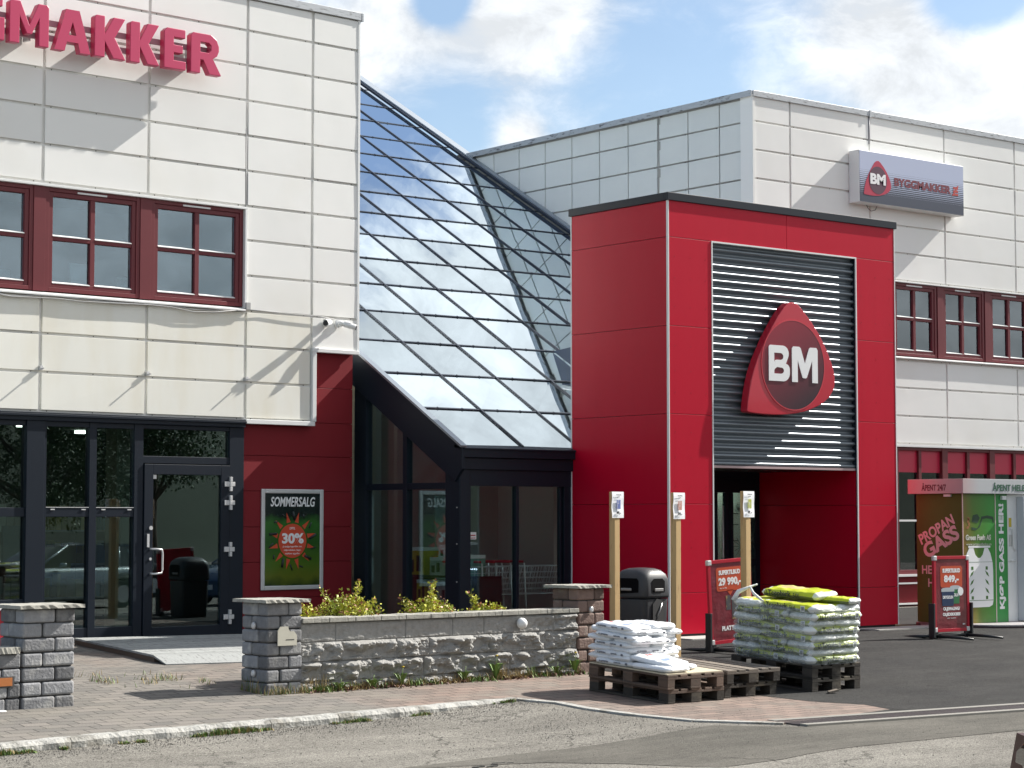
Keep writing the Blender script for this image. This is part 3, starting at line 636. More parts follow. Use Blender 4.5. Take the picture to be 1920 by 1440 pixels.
for x in rx:
    y1 = YTOP if x < XP else YTOP
    y0 = 0 if x < XP else YW+.15
    b = BM(); beam(b, (x, y0, rz(y0)), (x, y1, rz(y1)), .030, .022); beam(b, (x-.0, y0, rz(y0)), (x, y1, rz(y1)), .03, .04, lift=-.05)
    r_ = obj('rafter', b, M_raf, gp, bevel=.003)
for j, y in enumerate(my[1:]):
    xm = XP if y < YW-.3 else XW-.02
    b = BM(); beam(b, (0, y, rz(y)), (xm, y, rz(y)), .030, .014)
    for i in range(len(rx)-1):
        for k in (.3, .7):
            x = rx[i]+(rx[i+1]-rx[i])*k
            if x < xm: beam(b, (x-.01, y, rz(y)), (x+.01, y, rz(y)), .032, .006, lift=.014)
    obj('glazing_bar', b, M_raf, gp)
b = BM()  # pale flashing along the upper edge and against the wall
beam(b, (XW-.10, YW+.1, rz(YW+.1)), (XW-.10, YTOP+.6, rz(YTOP+.6)), .10, .03, lift=.045)
beam(b, (XW-.02, YW+3.6, rz(YW+3.6)), (XW-.02, YTOP+.6, rz(YTOP+.6)), .22, .05, lift=.06)
obj('verge_flashing', b, mat('zinc', (.40, .44, .48), .4, metal=.5, var=.08), gp)
b = BM(); beam(b, (XW-.16, YW+.1, rz(YW+.1)), (XW-.16, YTOP+.6, rz(YTOP+.6)), .07, .05, lift=.03); obj('verge_trim', b, M_raf, gp)
# hidden rear and side closures
b = BM()
prism(b, [(YW+9.8, 9.0), (YTOP, 9.0), (YTOP, rz(YTOP))], XW-.02, XW, plane='yz')
bx(b, 0, XW, YTOP, YTOP+.15, 0, rz(YTOP)); prism(b, [(10.2, 0), (YTOP, 0), (YTOP, rz(YTOP)-.2), (10.2, rz(10.2)-.2)], -.2, -.05, plane='yz'); obj('end_wall', b, M_panel, at)
b = BM(); prism(b, [(.05, 0), (YW, 0), (YW, rz(YW)-.15), (.05, rz(.05)-.12)], XP-.05, XP, plane='yz'); obj('side_wall', b, M_anth, at)
# eave beam and sloping edge board
b = BM(); bx(b, -.06, XP, -.10, .08, EZ-.165, EZ-.03); bx(b, -.04, XP, -.05, .10, EZ-.33, EZ-.168); prism(b, [(-.12, EZ-.035), (.06, EZ+.025), (.06, EZ-.03), (-.12, EZ-.06)], -.07, XP, plane='yz'); obj('eave_beam', b, M_anth, at, bevel=.006)
b = BM()
prism(b, [(-.12, EZ-.03), (-.12, EZ-.33), (.05, EZ-.50), (2.60, rz(2.60)-.50), (2.60, rz(2.60)+.02)], -.07, -.02, plane='yz')
obj('verge_board', b, M_anth, at, bevel=.006)
b = BM(); beam(b, (-.04, -.1, rz(-.1)), (-.04, 2.62, rz(2.62)), .10, .03, lift=.03); obj('edge_flashing', b, mat('edge_metal', (.30, .34, .38), .35, metal=.6), at)
# side glazing (plane x=0) facing left
b = BM()
bx(b, -.02, .10, 2.26, 2.56, 0, rz(2.3)-.3); bx(b, -.02, .08, 1.24, 1.34, .0, rz(1.3)-.4); bx(b, -.04, .16, -.02, .30, 0, EZ-.3); bx(b, -.01, .07, .30, 1.24, 2.06, 2.15); bx(b, -.01, .07, 1.34, 2.26, 2.06, 2.15); bx(b, -.01, .09, .30, 2.26, 0, .22)
sgf = obj('side_frame', b, M_anth, at, bevel=.004)
for y0, y1, z0 in ((1.34, 2.26, .22), (.30, 1.24, .22)):
    b = BM(); bx(b, .03, .036, y0, y1, z0, 2.06); obj('pane', b, G_vest, sgf)
    b = BM(); prism(b, [(y0, 2.15), (y1, 2.15), (y1, rz(y1)-.3), (y0, max(2.16, rz(y0)-.3))], .03, .036, plane='yz'); obj('pane', b, G_vest, sgf)
b = BM()
for z in (2.25, 1.80, 1.30, .78): tube(b, [(-.045, .02, z), (-.055, .02, z)], .008, 8)
obj('bolt', b, M_alu, sgf)
# front glazing
b = BM(); bx(b, .0, 2.318, -.01, .1, 2.10, EZ-.3); bx(b, -.03, .13, -.03, .12, 0, EZ-.3); bx(b, .13, 2.318, .0, .1, 0, .18); bx(b, .98, 1.03, .0, .09, .18, 2.10); bx(b, 1.86, 2.318, .0, .1, .18, 2.10)
bx(b, .13, .17, .0, .09, .18, 2.1); bx(b, 1.80, 1.83, .02, .09, .18, 2.1)
ff = obj('front_frame', b, M_anth, at, bevel=.004)
for x0, x1 in ((.17, .98), (1.03, 1.80)):
    b = BM(); bx(b, x0, x1, .05, .056, .18, 2.10); obj('pane', b, G_vest, ff)
b = BM(); bx(b, .19, .30, .038, .045, 1.36, 1.46); obj('sticker', b, M_white, ff); b = BM(); bx(b, .205, .285, .035, .038, 1.375, 1.385, 0); bx(b, .205, .285, .035, .038, 1.41, 1.425, 0); obj('sticker_print', b, mat('print_red', (.4, .03, .04), .5), ff)
# interior
b = BM(); bx(b, -.0, XP-.1, 6.0, 6.1, 0, 5.4); bx(b, 0, XP-.1, .12, 6.0, -.02, .01)
obj('interior', b, mat('hall_grey', (.34, .32, .29), .8, var=.15), at)
b = BM(); bx(b, 1.75, 2.4, 2.9, 2.96, .6, 2.0); obj('interior_door', b, mat('pale_green_door', (.50, .64, .58), .4), at)
b = BM(); bx(b, 1.05, 3.6, 2.97, 3.06, 0, 3.1); bx(b, 3.0, 3.06, 1.6, 2.97, 0, 2.6); obj('partition', b, mat('hall_partition', (.36, .33, .30), .7), at)
b = BM(); bx(b, 1.35, 1.65, 4.4, 4.8, 0, 5.0); bx(b, .15, .75, 4.6, 5.4, 2.35, 2.75); obj('interior_column', b, M_beige, at)
for k in range(8):   # thin trusses below the glass
    b = BM(); x = rx[k+1]-.1 if k < 8 else 8
    if k in (2, 4, 6, 7): tube(b, [(x, 3.5, rz(3.5)-.75), (x, 16.5, rz(16.5)-.75)], .03, 6); [tube(b, [(x, y, rz(y)-.1), (x, y+1.2, rz(y+1.2)-.75)], .018, 5) for y in (4, 6.4, 8.8, 11.2, 13.6)]; obj('truss', b, M_alu, at)
# goods on a shelf behind the side glass
shelf = thing('display_shelf', 'low shop shelf behind the dark side glass, carrying boxes', 'shelf', (EX+.62, EY+1.0, 0))
b = BM(); bx(b, 0, .5, -.5, 1.15, .42, .46); bx(b, 0, .5, -.5, 1.15, .80, .83); obj('board', b, M_intdark, shelf)
for i in range(2):
    b = BM(); bx(b, 0, .5, -.5+1.6*i, -.45+1.6*i, 0, .82); obj('upright', b, M_intdark, shelf)
box_cols = [((.50, .36, .02), 'yellow'), ((.45, .46, .42), 'pale grey'), ((.40, .42, .40), 'off-white'), ((.13, .28, .22), 'teal green')]
for i, (y, z, w_, h_, ci, lab) in enumerate(((.72, .83, .42, .40, 0, 'yellow product carton with a white top band, on the shelf behind the side glass'), (.28, .83, .30, .26, 1, 'small pale carton next to the yellow carton on the shelf'), (-.30, .83, .36, .30, 3, 'teal carton at the near end of the shelf behind the glass'),
        (.66, .46, .24, .30, 0, 'narrow yellow carton on the lower shelf board'), (.36, .46, .26, .30, 2, 'off-white carton on the lower board, beside the narrow yellow one'), (.06, .46, .26, .30, 2, 'off-white carton in the middle of the lower board'), (-.30, .46, .30, .30, 1, 'pale grey carton at the near end of the lower board'))):
    t_ = thing('carton', lab, 'box', (EX+.64, EY+1.0+y, z), 0, 'cartons on the display shelf')
    b = BM(); bx(b, 0, .34, 0, w_, 0, h_-.05); obj('carton_body', b, mat('carton%d' % ci, box_cols[ci][0], .5), t_, bevel=.003)
    b = BM(); bx(b, .0, .34, 0, w_, h_-.049, h_); obj('carton_band', b, M_white, t_)
    b = BM(); bx(b, -.004, 0, w_*.2, w_*.45, .05, h_*.7); bx(b, -.004, 0, w_*.6, w_*.85, .04, h_*.55); obj('print', b, mat('print_black', (.012, .014, .014), .5), t_)
for i, (y, z) in enumerate(((.95, .80), (.10, 1.06), (-.42, 1.08))):
    b = BM(); bx(b, 0, .006, 0, .14, 0, .2, 0); bx(b, -.002, 0, .04, .10, .05, .13, 1)
    tag(obj('price_card', b, [M_white, mat('print_black', (.012, .014, .014), .5)], None, loc=(EX+.55, EY+1.0+y, z), rot=(R(6), 0, R(5))), ('white price card in front of the yellow carton', 'white price card between the shelf cartons', 'white price card at the near end of the shelf')[i], 'price card', 'price cards on the shelf')
# shopping trolleys nested inside the front glass
def trolley():
    t_ = thing('shopping_trolley', '', 'trolley')
    b = BM(); w, l = .26, .85
    r = .007
    for z, s in ((.55, .86), (.95, 1.0)):
        P_ = [(-w*s, 0, z), (w*s, 0, z), (w*s*.75, l*s, z), (-w*s*.75, l*s, z), (-w*s, 0, z)]; tube(b, P_, r, 6)
    for k in range(7):
        f = k/6; x0 = -w+2*w*f
        tube(b, [(x0*.86, 0, .55), (x0, 0, .95)], .0035, 4); tube(b, [(x0*.86*.75, l*.86, .55), (x0*.75, l, .95)], .0035, 4)
        for sx_ in (-1, 1): tube(b, [(sx_*w*.86*(1-.25*f), l*.86*f, .55), (sx_*w*(1-.25*f), l*f, .95)], .0035, 4)
    for z in (.62, .70, .78, .86):
        s = .86+.14*(z-.55)/.4; tube(b, [(-w*s, 0, z), (w*s, 0, z), (w*s*.75, l*s, z), (-w*s*.75, l*s, z), (-w*s, 0, z)], .003, 4)
    obj('basket', b, M_alu, t_)
    b = BM()
    for sx_ in (-1, 1): tube(b, [(sx_*w, 0, 1.0), (sx_*w, .03, .55), (sx_*w, .05, .14), (sx_*w*.7, l, .12)], .012, 6)
    tube(b, [(-w, .3, .14), (w, .3, .14)], .01, 6); obj('chassis', b, M_alu, t_)
    b = BM(); tube(b, [(-w-.02, -.04, 1.02), (w+.02, -.04, 1.02)], .017, 8); obj('handle', b, mat('trolley_red', (.42, .02, .03), .4), t_)
    for sx_ in (-1, 1):
        for y in (.06, l-.04):
            b = BM(); tube(b, [(sx_*w*.9-.012, y, .06), (sx_*w*.9+.012, y, .06)], .055, 12); obj('wheel', b, M_black, t_)
    return t_
tr0 = trolley()
spots = [(-1.75, 2.55), (-1.50, 2.55), (-1.24, 2.56), (-.98, 2.55), (-.72, 2.56)]
tl = ('leftmost nested shopping trolley inside the front glass', 'second nested trolley from the left behind the glass', 'middle trolley of the nested row behind the front glass', 'fourth nested trolley from the left behind the glass', 'rightmost trolley of the nested row behind the glass')
for i, (x, y) in enumerate(spots):
    o = tr0 if i == 0 else dup(tr0)
    o.location = (x, y, .012); o.rotation_euler = (0, 0, R(-90)); o['label'] = tl[i]; o['group'] = 'shopping trolleys behind the glass'
for o in list(C.objects):
    if o.parent is None and o.name.split('.')[0] in ('glass_atrium', 'display_shelf', 'carton', 'price_card', 'shopping_trolley'): set_back(o)
# open smoke hatch next to the portal
hy0, hy1, hx = 3.41, 4.63, 1.80
def rw(y): return rz(y-EY)
ht = thing('roof_hatch', 'opened roof vent with white rim on the sloping glass, half hidden by the portal', 'roof vent', (hx, hy0, rw(hy0)))
T_ = (.62, rw(hy0+.62)-rw(hy0)+.42); Z1 = rw(hy1)-rw(hy0)
b = BM(); prism(b, [(0, .02), (hy1-hy0, Z1+.02), T_], -.02, .0, plane='yz'); obj('side_gusset', b, mat('hatch_blue', (.025, .045, .09), .4), ht)
b = BM()
tube(b, [(-.03, 0, .03), (-.03, T_[0], T_[1])], .035, 4); tube(b, [(-.03, T_[0], T_[1]), (1.1, T_[0], T_[1])], .035, 4); tube(b, [(-.03, 0, .03), (1.1, 0, .03)], .03, 4); tube(b, [(-.03, T_[0]*.45, T_[1]*.45), (1.1, T_[0]*.45, T_[1]*.45)], .02, 4)
obj('rim', b, M_white, ht)
b = BM(); vs = [b.verts.new(v) for v in ((0, 0, .03), (1.1, 0, .03), (1.1, T_[0], T_[1]), (0, T_[0], T_[1]))]; b.faces.new(vs); obj('vent_glass', b, M_black, ht)
set_back(ht)
# ------------------------------------------------------------------ red portal
po = thing('entrance_portal', 'tall bright red entrance portal with corrugated dark panel and white edge trims', 'building', (0, 0, 0))
zj = [.05, .62, 1.85, 3.10, 4.33, 5.57, 6.08]; gj = .003
CX0, CX1, PW, PD = .84, 3.84, 4.72, 2.085
b = BM()
for i in range(5):
    bx(b, .012, CX0-.012, 0, .03, zj[i]+gj, zj[i+1]-gj); bx(b, CX1+.012, PW-.012, 0, .03, zj[i]+gj, zj[i+1]-gj)
bx(b, .012, 2.36-gj, 0, .03, 5.57+gj, 6.08); bx(b, 2.36+gj, PW-.012, 0, .03, 5.57+gj, 6.08)
b2 = [bx(b, 0, .03, .034, PD-.012, zj[i]+gj, zj[i+1]-gj) for i in range(6)]
for i in range(2): bx(b, CX1, CX1+.03, .045, PD, zj[i]+gj, zj[i+1]-gj)
bx(b, CX1, CX1+.03, .045, PD, 1.85+gj, 2.37)
for i in range(6): bx(b, PW-.03, PW, .034, PD, zj[i]+gj, zj[i+1]-gj)
bx(b, CX0-.03, CX0, .045, PD, .05, 2.37)
obj('red_panels', b, M_red, po, bevel=.0025)
b = BM(); bx(b, .03, CX0-.031, .031, PD, .05, 5.9); bx(b, CX1+.031, PW-.031, .031, PD, .05, 5.9); bx(b, CX0-.031, CX1+.031, .14, PD, 2.37, 5.9); bx(b, .0, .12, .045, PD, 0, .05); bx(b, .03, CX0-.02, .04, PD, 0, .05); bx(b, CX1+.02, PW-.03, .04, PD, 0, .05)
obj('core', b, M_black, po)
b = BM()
def screw(x, z): tube(b, [(x, .0, z), (x, -.004, z)], .006, 6)
for z in (.3, .9, 1.25, 1.6, 2.1, 2.5, 2.85, 3.4, 3.7, 4.05, 4.6, 5.0, 5.3):
    for x in (.12, .42, .72, 3.96, 4.28, 4.60): screw(x, z)
obj('screw', b, mat('screw_red', (.30, .01, .02), .4, metal=.3), po)
b = BM(); bx(b, -.03, PW+.03, -.03, .05, 6.08, 6.19); bx(b, -.03, .05, .05, PD+.03, 6.08, 6.19); bx(b, PW-.05, PW+.03, .05, PD, 6.08, 6.19); bx(b, .05, PW-.05, .05, PD, 6.1, 6.15); obj('roof_cap', b, M_anth, po, bevel=.004)
b = BM(); W2 = .014
bx(b, -.006, .010, -.006, .034, .05, 6.08); bx(b, PW-.01, PW+.006, -.006, .034, .05, 6.08); bx(b, -.006, .03, PD-.012, PD+.01, .05, 6.08)
bx(b, CX0-.012, CX0+.008, -.010, .03, .05, 5.575); bx(b, CX1-.008, CX1+.012, -.010, .01, .05, 5.575); bx(b, CX0+.008, CX1-.008, -.010, .10, 5.553, 5.575)
obj('edge_trim', b, M_white, po)
b = BM(); n = 28*8; z0, z1 = 2.40, 5.55; prev = None   # corrugated sheet
for i in range(n+1):
    z = z0+(z1-z0)*i/n; ph = 2*math.pi*28*i/n; y = .064-.030*max(-1, min(1, 1.35*math.sin(ph)))
    a = b.verts.new((CX0+.01, y, z)); c = b.verts.new((CX1-.01, y, z))
    if prev: f = b.faces.new((prev[0], prev[1], c, a)); f.smooth = True
    prev = (a, c)
obj_r = BM(); bx(obj_r, CX1-.012, CX1+.01, .011, .135, 2.37, 5.55); obj('reveal', obj_r, M_anth, po)
crg = obj('corrugated_sheet', b, mat('corrugated_steel', (.165, .19, .215), .36, metal=.55, spec=.8, var=.06), po)
b = BM()
for r_ in (1, 6, 11, 17, 22, 26):
    for k in range(6): x = 1.0+k*.54; z = z0+(r_+.25)*(z1-z0)/28; tube(b, [(x, .066, z), (x, .056, z)], .009, 6)
obj('fastener', b, M_black, crg)
b = BM(); bx(b, CX0, CX1, .03, .14, 2.365, 2.398); obj('soffit_trim', b, mat('pinkish_trim', (.42, .30, .30), .5), po)
# door in the back of the passage
b = BM(); grid_frame(b, CX0+.1, CX1, .03, 2.37, .10, PD-.04, PD+.04); bx(b, CX0+.2, CX1-.1, PD-.03, PD+.03, 2.05, 2.27)
for x in (2.62, 2.86, 3.10, 3.20): bx(b, x, x+.065, PD-.035, PD+.035, .13, 2.05)
bx(b, 3.265, CX1-.1, PD-.03, PD+.03, .92, 1.02); bx(b, CX0+.2, 2.62, PD-.03, PD+.03, 1.0, 1.08)
pdr = obj('sliding_door_frame', b, M_anth, po, bevel=.003)
b = BM(); bx(b, CX0+.2, CX1-.1, PD, PD+.006, .13, 2.05); obj('pane', b, G_vest, pdr)
b = BM(); bx(b, 3.0, 4.6, 2.9, 3.1, 2.50, 2.55); obj('lamp_fill_panel', b, M_lampfill, po)  # unseen glowing panel, there to light the pale wall behind the door
b = BM(); tube(b, [(2.985, PD-.09, .55), (2.985, PD-.09, 1.85)], .014, 8); obj('door_pull', b, M_alu, pdr)
b = BM()
for cx_, cz_, r_ in ((3.46, 1.22, .17), (3.70, 1.32, .13), (3.68, 1.65, .12), (3.40, 1.8, .08)):
    for k in range(7):
        a = k*math.pi/7; tube(b, [(cx_-r_*math.cos(a), PD-.008, cz_-r_*math.sin(a)), (cx_+r_*math.cos(a), PD-.008, cz_+r_*math.sin(a))], .004, 4)
for z in (1.30, 1.55, 1.72): bx(b, 3.27, 3.40, PD-.010, PD-.004, z, z+.014)
obj('glass_print', b, mat('print_grey', (.05, .07, .06), .6), pdr)
b = BM(); bx(b, 2.6, 4.9, 3.3, 3.35, 0, 2.6); obj('inner_screen', b, mat('pale_green_wall', (.62, .80, .70), .5, var=.2, vscale=.8), po)
# ------------------------------------------------------------------ shield shaped sign on the corrugated sheet
es = thing('emblem_sign', 'big red shield-shaped box sign with dark disc and white letters on the corrugated panel', 'sign', (0, 0, 0))
OUT = [(2.351, 4.793), (2.262, 4.772), (2.173, 4.707), (2.045, 4.57), (1.924, 4.408), (1.82, 4.265), (1.729, 4.114), (1.635, 3.955), (1.553, 3.788), (1.492, 3.62), (1.447, 3.442), (1.42, 3.31), (1.406, 3.186), (1.416, 3.165), (1.444, 3.158), (1.58, 3.148), (1.736, 3.141), (1.91, 3.138), (2.084, 3.141), (2.26, 3.155), (2.438, 3.178), (2.61, 3.21), (2.761, 3.255), (2.90, 3.305), (3.016, 3.364), (3.11, 3.43), (3.175, 3.505), (3.222, 3.58), (3.238, 3.66), (3.232, 3.752), (3.21, 3.84), (3.171, 3.936), (3.064, 4.133), (2.921, 4.339), (2.742, 4.53), (2.63, 4.63), (2.529, 4.717), (2.46, 4.768)]
b = BM(); prism(b, OUT, -.12, .02); es_b = obj('sign_box', b, mat('sign_red', (.46, .010, .030), .3, var=.03, coat=.3), es, bevel=.012, segs=3)
dm = bpy.data.materials.new('disc_print'); dm.use_nodes = True; t = dm.node_tree; p = t.nodes['Principled BSDF']; p.inputs['Roughness'].default_value = .3
tcn = N(t, 'ShaderNodeTexCoord'); sx = N(t, 'ShaderNodeSeparateXYZ'); t.links.new(tcn.outputs['Object'], sx.inputs[0])
gv = math_n(t, 'ADD', math_n(t, 'MULTIPLY', math_n(t, 'SUBTRACT', sx.outputs['X'], 1.7), .32), math_n(t, 'MULTIPLY', math_n(t, 'SUBTRACT', 4.5, sx.outputs['Z']), .55))
cr = N(t, 'ShaderNodeValToRGB'); t.links.new(gv, cr.inputs[0]); e = cr.color_ramp.elements; e[0].position = .1; e[0].color = (.26, .012, .03, 1); e[1].position = .95; e[1].color = (.028, .010, .018, 1)
t.links.new(cr.outputs[0], p.inputs['Base Color'])
b = BM(); prism(b, [(2.35+.645*math.cos(a*math.pi/32), 3.872+.645*math.sin(a*math.pi/32)) for a in range(64)], -.126, -.121); obj('disc', b, dm, es)
b = BM()
for k in range(64):
    a0, a1 = k*math.pi/32, (k+1)*math.pi/32
    prism(b, [(2.35+r_*math.cos(a), 3.872+r_*math.sin(a)) for r_, a in ((.646, a0), (.661, a0), (.661, a1), (.646, a1))], -.128, -.1205)
obj('disc_rim', b, mat('rim_red', (.50, .03, .05), .4), es)
b = BM(); y0, y1 = -.136, -.127      # custom drawn B and M
def arc(cx, cz, rx_, rz_, a0, a1, n=8): return [(cx+rx_*math.cos(R(a0+(a1-a0)*i/n)), cz+rz_*math.sin(R(a0+(a1-a0)*i/n))) for i in range(n+1)]
Bo = [(1.835, 3.628)]+arc(2.13, 3.755, .135, .127, -90, 0)+[(2.265, 3.80)]+arc(2.13, 3.80, .135, .10, 0, 45, 4)+[(2.185, 3.885)]+arc(2.12, 4.03, .125, .115, -30, 90)+[(1.875, 4.145)]+arc(1.875, 4.105, .04, .04, 90, 180, 4)
prism(b, Bo, y0, y1); bo = obj('letter', b, M_pw, es)
hb = BM(); prism(hb, [(1.945, 3.735)]+arc(2.08, 3.78, .065, .045, -90, 90)+[(2.0, 3.83), (1.955, 3.80), (1.945, 3.78)], -.5, 0); cut(bo, hb); bo.modifiers.clear()
hb = BM(); prism(hb, [(1.945, 3.88), (1.965, 3.925), (2.0, 3.935)]+arc(2.075, 3.985, .06, .05, -80, 90)+[(1.945, 4.035)], -.5, 0); cut(bo, hb); bo.modifiers.clear()
b = BM(); prism(b, [(2.312, 3.627), (2.43, 3.627), (2.43, 3.955), (2.53, 3.70), (2.55, 3.69), (2.60, 3.69), (2.62, 3.70), (2.735, 3.955), (2.735, 3.627), (2.852, 3.627), (2.852, 4.11), (2.825, 4.145), (2.70, 4.145), (2.67, 4.125), (2.582, 3.90), (2.495, 4.125), (2.465, 4.145), (2.34, 4.145), (2.312, 4.115)], y0, y1)
obj('letter', b, M_pw, es)
# ------------------------------------------------------------------ ground
def pave_mat():
    m = bpy.data.materials.new('paving_bricks'); m.use_nodes = True; t = m.node_tree; p = t.nodes['Principled BSDF']; p.inputs['Roughness'].default_value = .85
    tcn = N(t, 'ShaderNodeTexCoord'); mp = N(t, 'ShaderNodeMapping'); mp.inputs['Rotation'].default_value = (0, 0, R(4)); t.links.new(tcn.outputs['Object'], mp.inputs[0])
    nd = N(t, 'ShaderNodeTexNoise'); nd.inputs['Scale'].default_value = 1.3; nd.inputs['Detail'].default_value = 2; t.links.new(tcn.outputs['Object'], nd.inputs[0])
    vm = N(t, 'ShaderNodeVectorMath', operation='SCALE'); t.links.new(nd.outputs['Color'], vm.inputs[0]); vm.inputs['Scale'].default_value = .05
    va = N(t, 'ShaderNodeVectorMath', operation='ADD'); t.links.new(mp.outputs[0], va.inputs[0]); t.links.new(vm.outputs[0], va.inputs[1])
    br = N(t, 'ShaderNodeTexBrick'); t.links.new(va.outputs[0], br.inputs['Vector']); br.inputs['Scale'].default_value = 1
    br.inputs['Brick Width'].default_value = .26; br.inputs['Row Height'].default_value = .17; br.inputs['Mortar Size'].default_value = .008; br.inputs['Mortar Smooth'].default_value = .3; br.inputs['Bias'].default_value = 0
    br.inputs['Color1'].default_value = (.125, .117, .104, 1); br.inputs['Color2'].default_value = (.195, .175, .153, 1); br.inputs['Mortar'].default_value = (.045, .042, .035, 1)
    n1 = N(t, 'ShaderNodeTexNoise'); n1.inputs['Scale'].default_value = .55; n1.inputs['Detail'].default_value = 7; t.links.new(tcn.outputs['Object'], n1.inputs[0])
    sx = N(t, 'ShaderNodeSeparateXYZ'); t.links.new(tcn.outputs['Object'], sx.inputs[0])
    rd = N(t, 'ShaderNodeMapRange'); t.links.new(math_n(t, 'ADD', sx.outputs['X'], math_n(t, 'MULTIPLY', math_n(t, 'SUBTRACT', n1.outputs[0], .5), 9.0)), rd.inputs[0]); rd.inputs[1].default_value = -8.2; rd.inputs[2].default_value = -6.2
    m1 = N(t, 'ShaderNodeMix', data_type='RGBA', blend_type='MULTIPLY'); t.links.new(rd.outputs[0], m1.inputs[0]); t.links.new(br.outputs[0], m1.inputs[6]); m1.inputs[7].default_value = (1.18, .94, .86, 1)
    n2 = N(t, 'ShaderNodeTexNoise'); n2.inputs['Scale'].default_value = 2.2; n2.inputs['Detail'].default_value = 9; n2.inputs['Roughness'].default_value = .7; t.links.new(tcn.outputs['Object'], n2.inputs[0])
    s2 = N(t, 'ShaderNodeMapRange'); t.links.new(n2.outputs[0], s2.inputs[0]); s2.inputs[1].default_value = .48; s2.inputs[2].default_value = .72; s2.inputs[4].default_value = .75
    m2 = N(t, 'ShaderNodeMix', data_type='RGBA'); t.links.new(s2.outputs[0], m2.inputs[0]); t.links.new(m1.outputs[2], m2.inputs[6]); m2.inputs[7].default_value = (.19, .175, .145, 1)
    t.links.new(m2.outputs[2], p.inputs['Base Color'])
    b = N(t, 'ShaderNodeBump'); b.inputs['Strength'].default_value = .8; b.inputs['Distance'].default_value = .012; inv = math_n(t, 'SUBTRACT', 1.0, br.outputs['Fac'])
    n3 = N(t, 'ShaderNodeTexNoise'); n3.inputs['Scale'].default_value = 60; n3.inputs['Detail'].default_value = 6; t.links.new(tcn.outputs['Object'], n3.inputs[0])
    t.links.new(math_n(t, 'ADD', inv, math_n(t, 'MULTIPLY', n3.outputs[0], .5)), b.inputs['Height']); t.links.new(b.outputs[0], p.inputs['Normal'])
    return m
def asphalt(name, c1, c2, grain, rough=.85, streak=0, gscale=70):
    m = bpy.data.materials.new(name); m.use_nodes = True; t = m.node_tree; p = t.nodes['Principled BSDF']; p.inputs['Roughness'].default_value = rough; p.inputs['Specular IOR Level'].default_value = .12
    tcn = N(t, 'ShaderNodeTexCoord')
    def nz(s, d, r_=.6, st=(1, 1, 1)):
        mp = N(t, 'ShaderNodeMapping'); mp.inputs['Scale'].default_value = st; t.links.new(tcn.outputs['Object'], mp.inputs[0])
        n = N(t, 'ShaderNodeTexNoise'); n.inputs['Scale'].default_value = s; n.inputs['Detail'].default_value = d; n.inputs['Roughness'].default_value = r_; t.links.new(mp.outputs[0], n.inputs[0]); return n.outputs[0]
    big = nz(.7, 6); fine = nz(gscale, 4, .75); mid = nz(9, 8, .7, (1, 2, 1))
    vo = N(t, 'ShaderNodeTexVoronoi'); vo.inputs['Scale'].default_value = 95; t.links.new(tcn.outputs['Object'], vo.inputs[0])
    mr1 = N(t, 'ShaderNodeMapRange'); t.links.new(math_n(t, 'ADD', math_n(t, 'MULTIPLY', big, .65), math_n(t, 'MULTIPLY', mid, .35)), mr1.inputs[0]); mr1.inputs[1].default_value = .38; mr1.inputs[2].default_value = .60
    m1 = N(t, 'ShaderNodeMix', data_type='RGBA'); t.links.new(mr1.outputs[0], m1.inputs[0]); m1.inputs[6].default_value = (*c1, 1); m1.inputs[7].default_value = (*c2, 1)
    hs = N(t, 'ShaderNodeHueSaturation'); t.links.new(m1.outputs[2], hs.inputs['Color'])
    st1 = nz(1.6, 7, .72, (.35, 1.6, 1)); rs = N(t, 'ShaderNodeMapRange'); t.links.new(st1, rs.inputs[0]); rs.inputs[1].default_value = .40; rs.inputs[2].default_value = .62; rs.inputs[3].default_value = -.16; rs.inputs[4].default_value = .10
    st2 = nz(2.7, 8, .8); r3 = N(t, 'ShaderNodeMapRange'); t.links.new(st2, r3.inputs[0]); r3.inputs[1].default_value = .60; r3.inputs[2].default_value = .70; r3.inputs[3].default_value = 0; r3.inputs[4].default_value = -.22
    sp = N(t, 'ShaderNodeSeparateColor'); t.links.new(vo.outputs['Color'], sp.inputs[0])
    v = math_n(t, 'ADD', 1.0, math_n(t, 'ADD', math_n(t, 'MULTIPLY', math_n(t, 'SUBTRACT', fine, .5), grain*1.6), math_n(t, 'MULTIPLY', math_n(t, 'SUBTRACT', sp.outputs[0], .45), grain)))
    dn = N(t, 'ShaderNodeTexNoise'); dn.inputs['Scale'].default_value = 2.5; dn.inputs['Detail'].default_value = 5; t.links.new(tcn.outputs['Object'], dn.inputs[0])
    ds = N(t, 'ShaderNodeVectorMath', operation='SCALE'); t.links.new(dn.outputs['Color'], ds.inputs[0]); ds.inputs['Scale'].default_value = .5
    da = N(t, 'ShaderNodeVectorMath', operation='ADD'); t.links.new(tcn.outputs['Object'], da.inputs[0]); t.links.new(ds.outputs[0], da.inputs[1])
    vc = N(t, 'ShaderNodeTexVoronoi', feature='DISTANCE_TO_EDGE'); vc.inputs['Scale'].default_value = .55; t.links.new(da.outputs[0], vc.inputs[0])
    ck = math_n(t, 'MULTIPLY', math_n(t, 'LESS_THAN', vc.outputs['Distance'], .008), math_n(t, 'GREATER_THAN', big, .565))
    v = math_n(t, 'SUBTRACT', v, math_n(t, 'MULTIPLY', ck, .42))
    v = math_n(t, 'ADD', v, math_n(t, 'ADD', rs.outputs[0], r3.outputs[0]))
    t.links.new(v, hs.inputs['Value']); t.links.new(hs.outputs[0], p.inputs['Base Color'])
    b = N(t, 'ShaderNodeBump'); b.inputs['Strength'].default_value = .7; b.inputs['Distance'].default_value = .006; t.links.new(math_n(t, 'ADD', fine, sp.outputs[0]), b.inputs['Height']); t.links.new(b.outputs[0], p.inputs['Normal'])
    return m
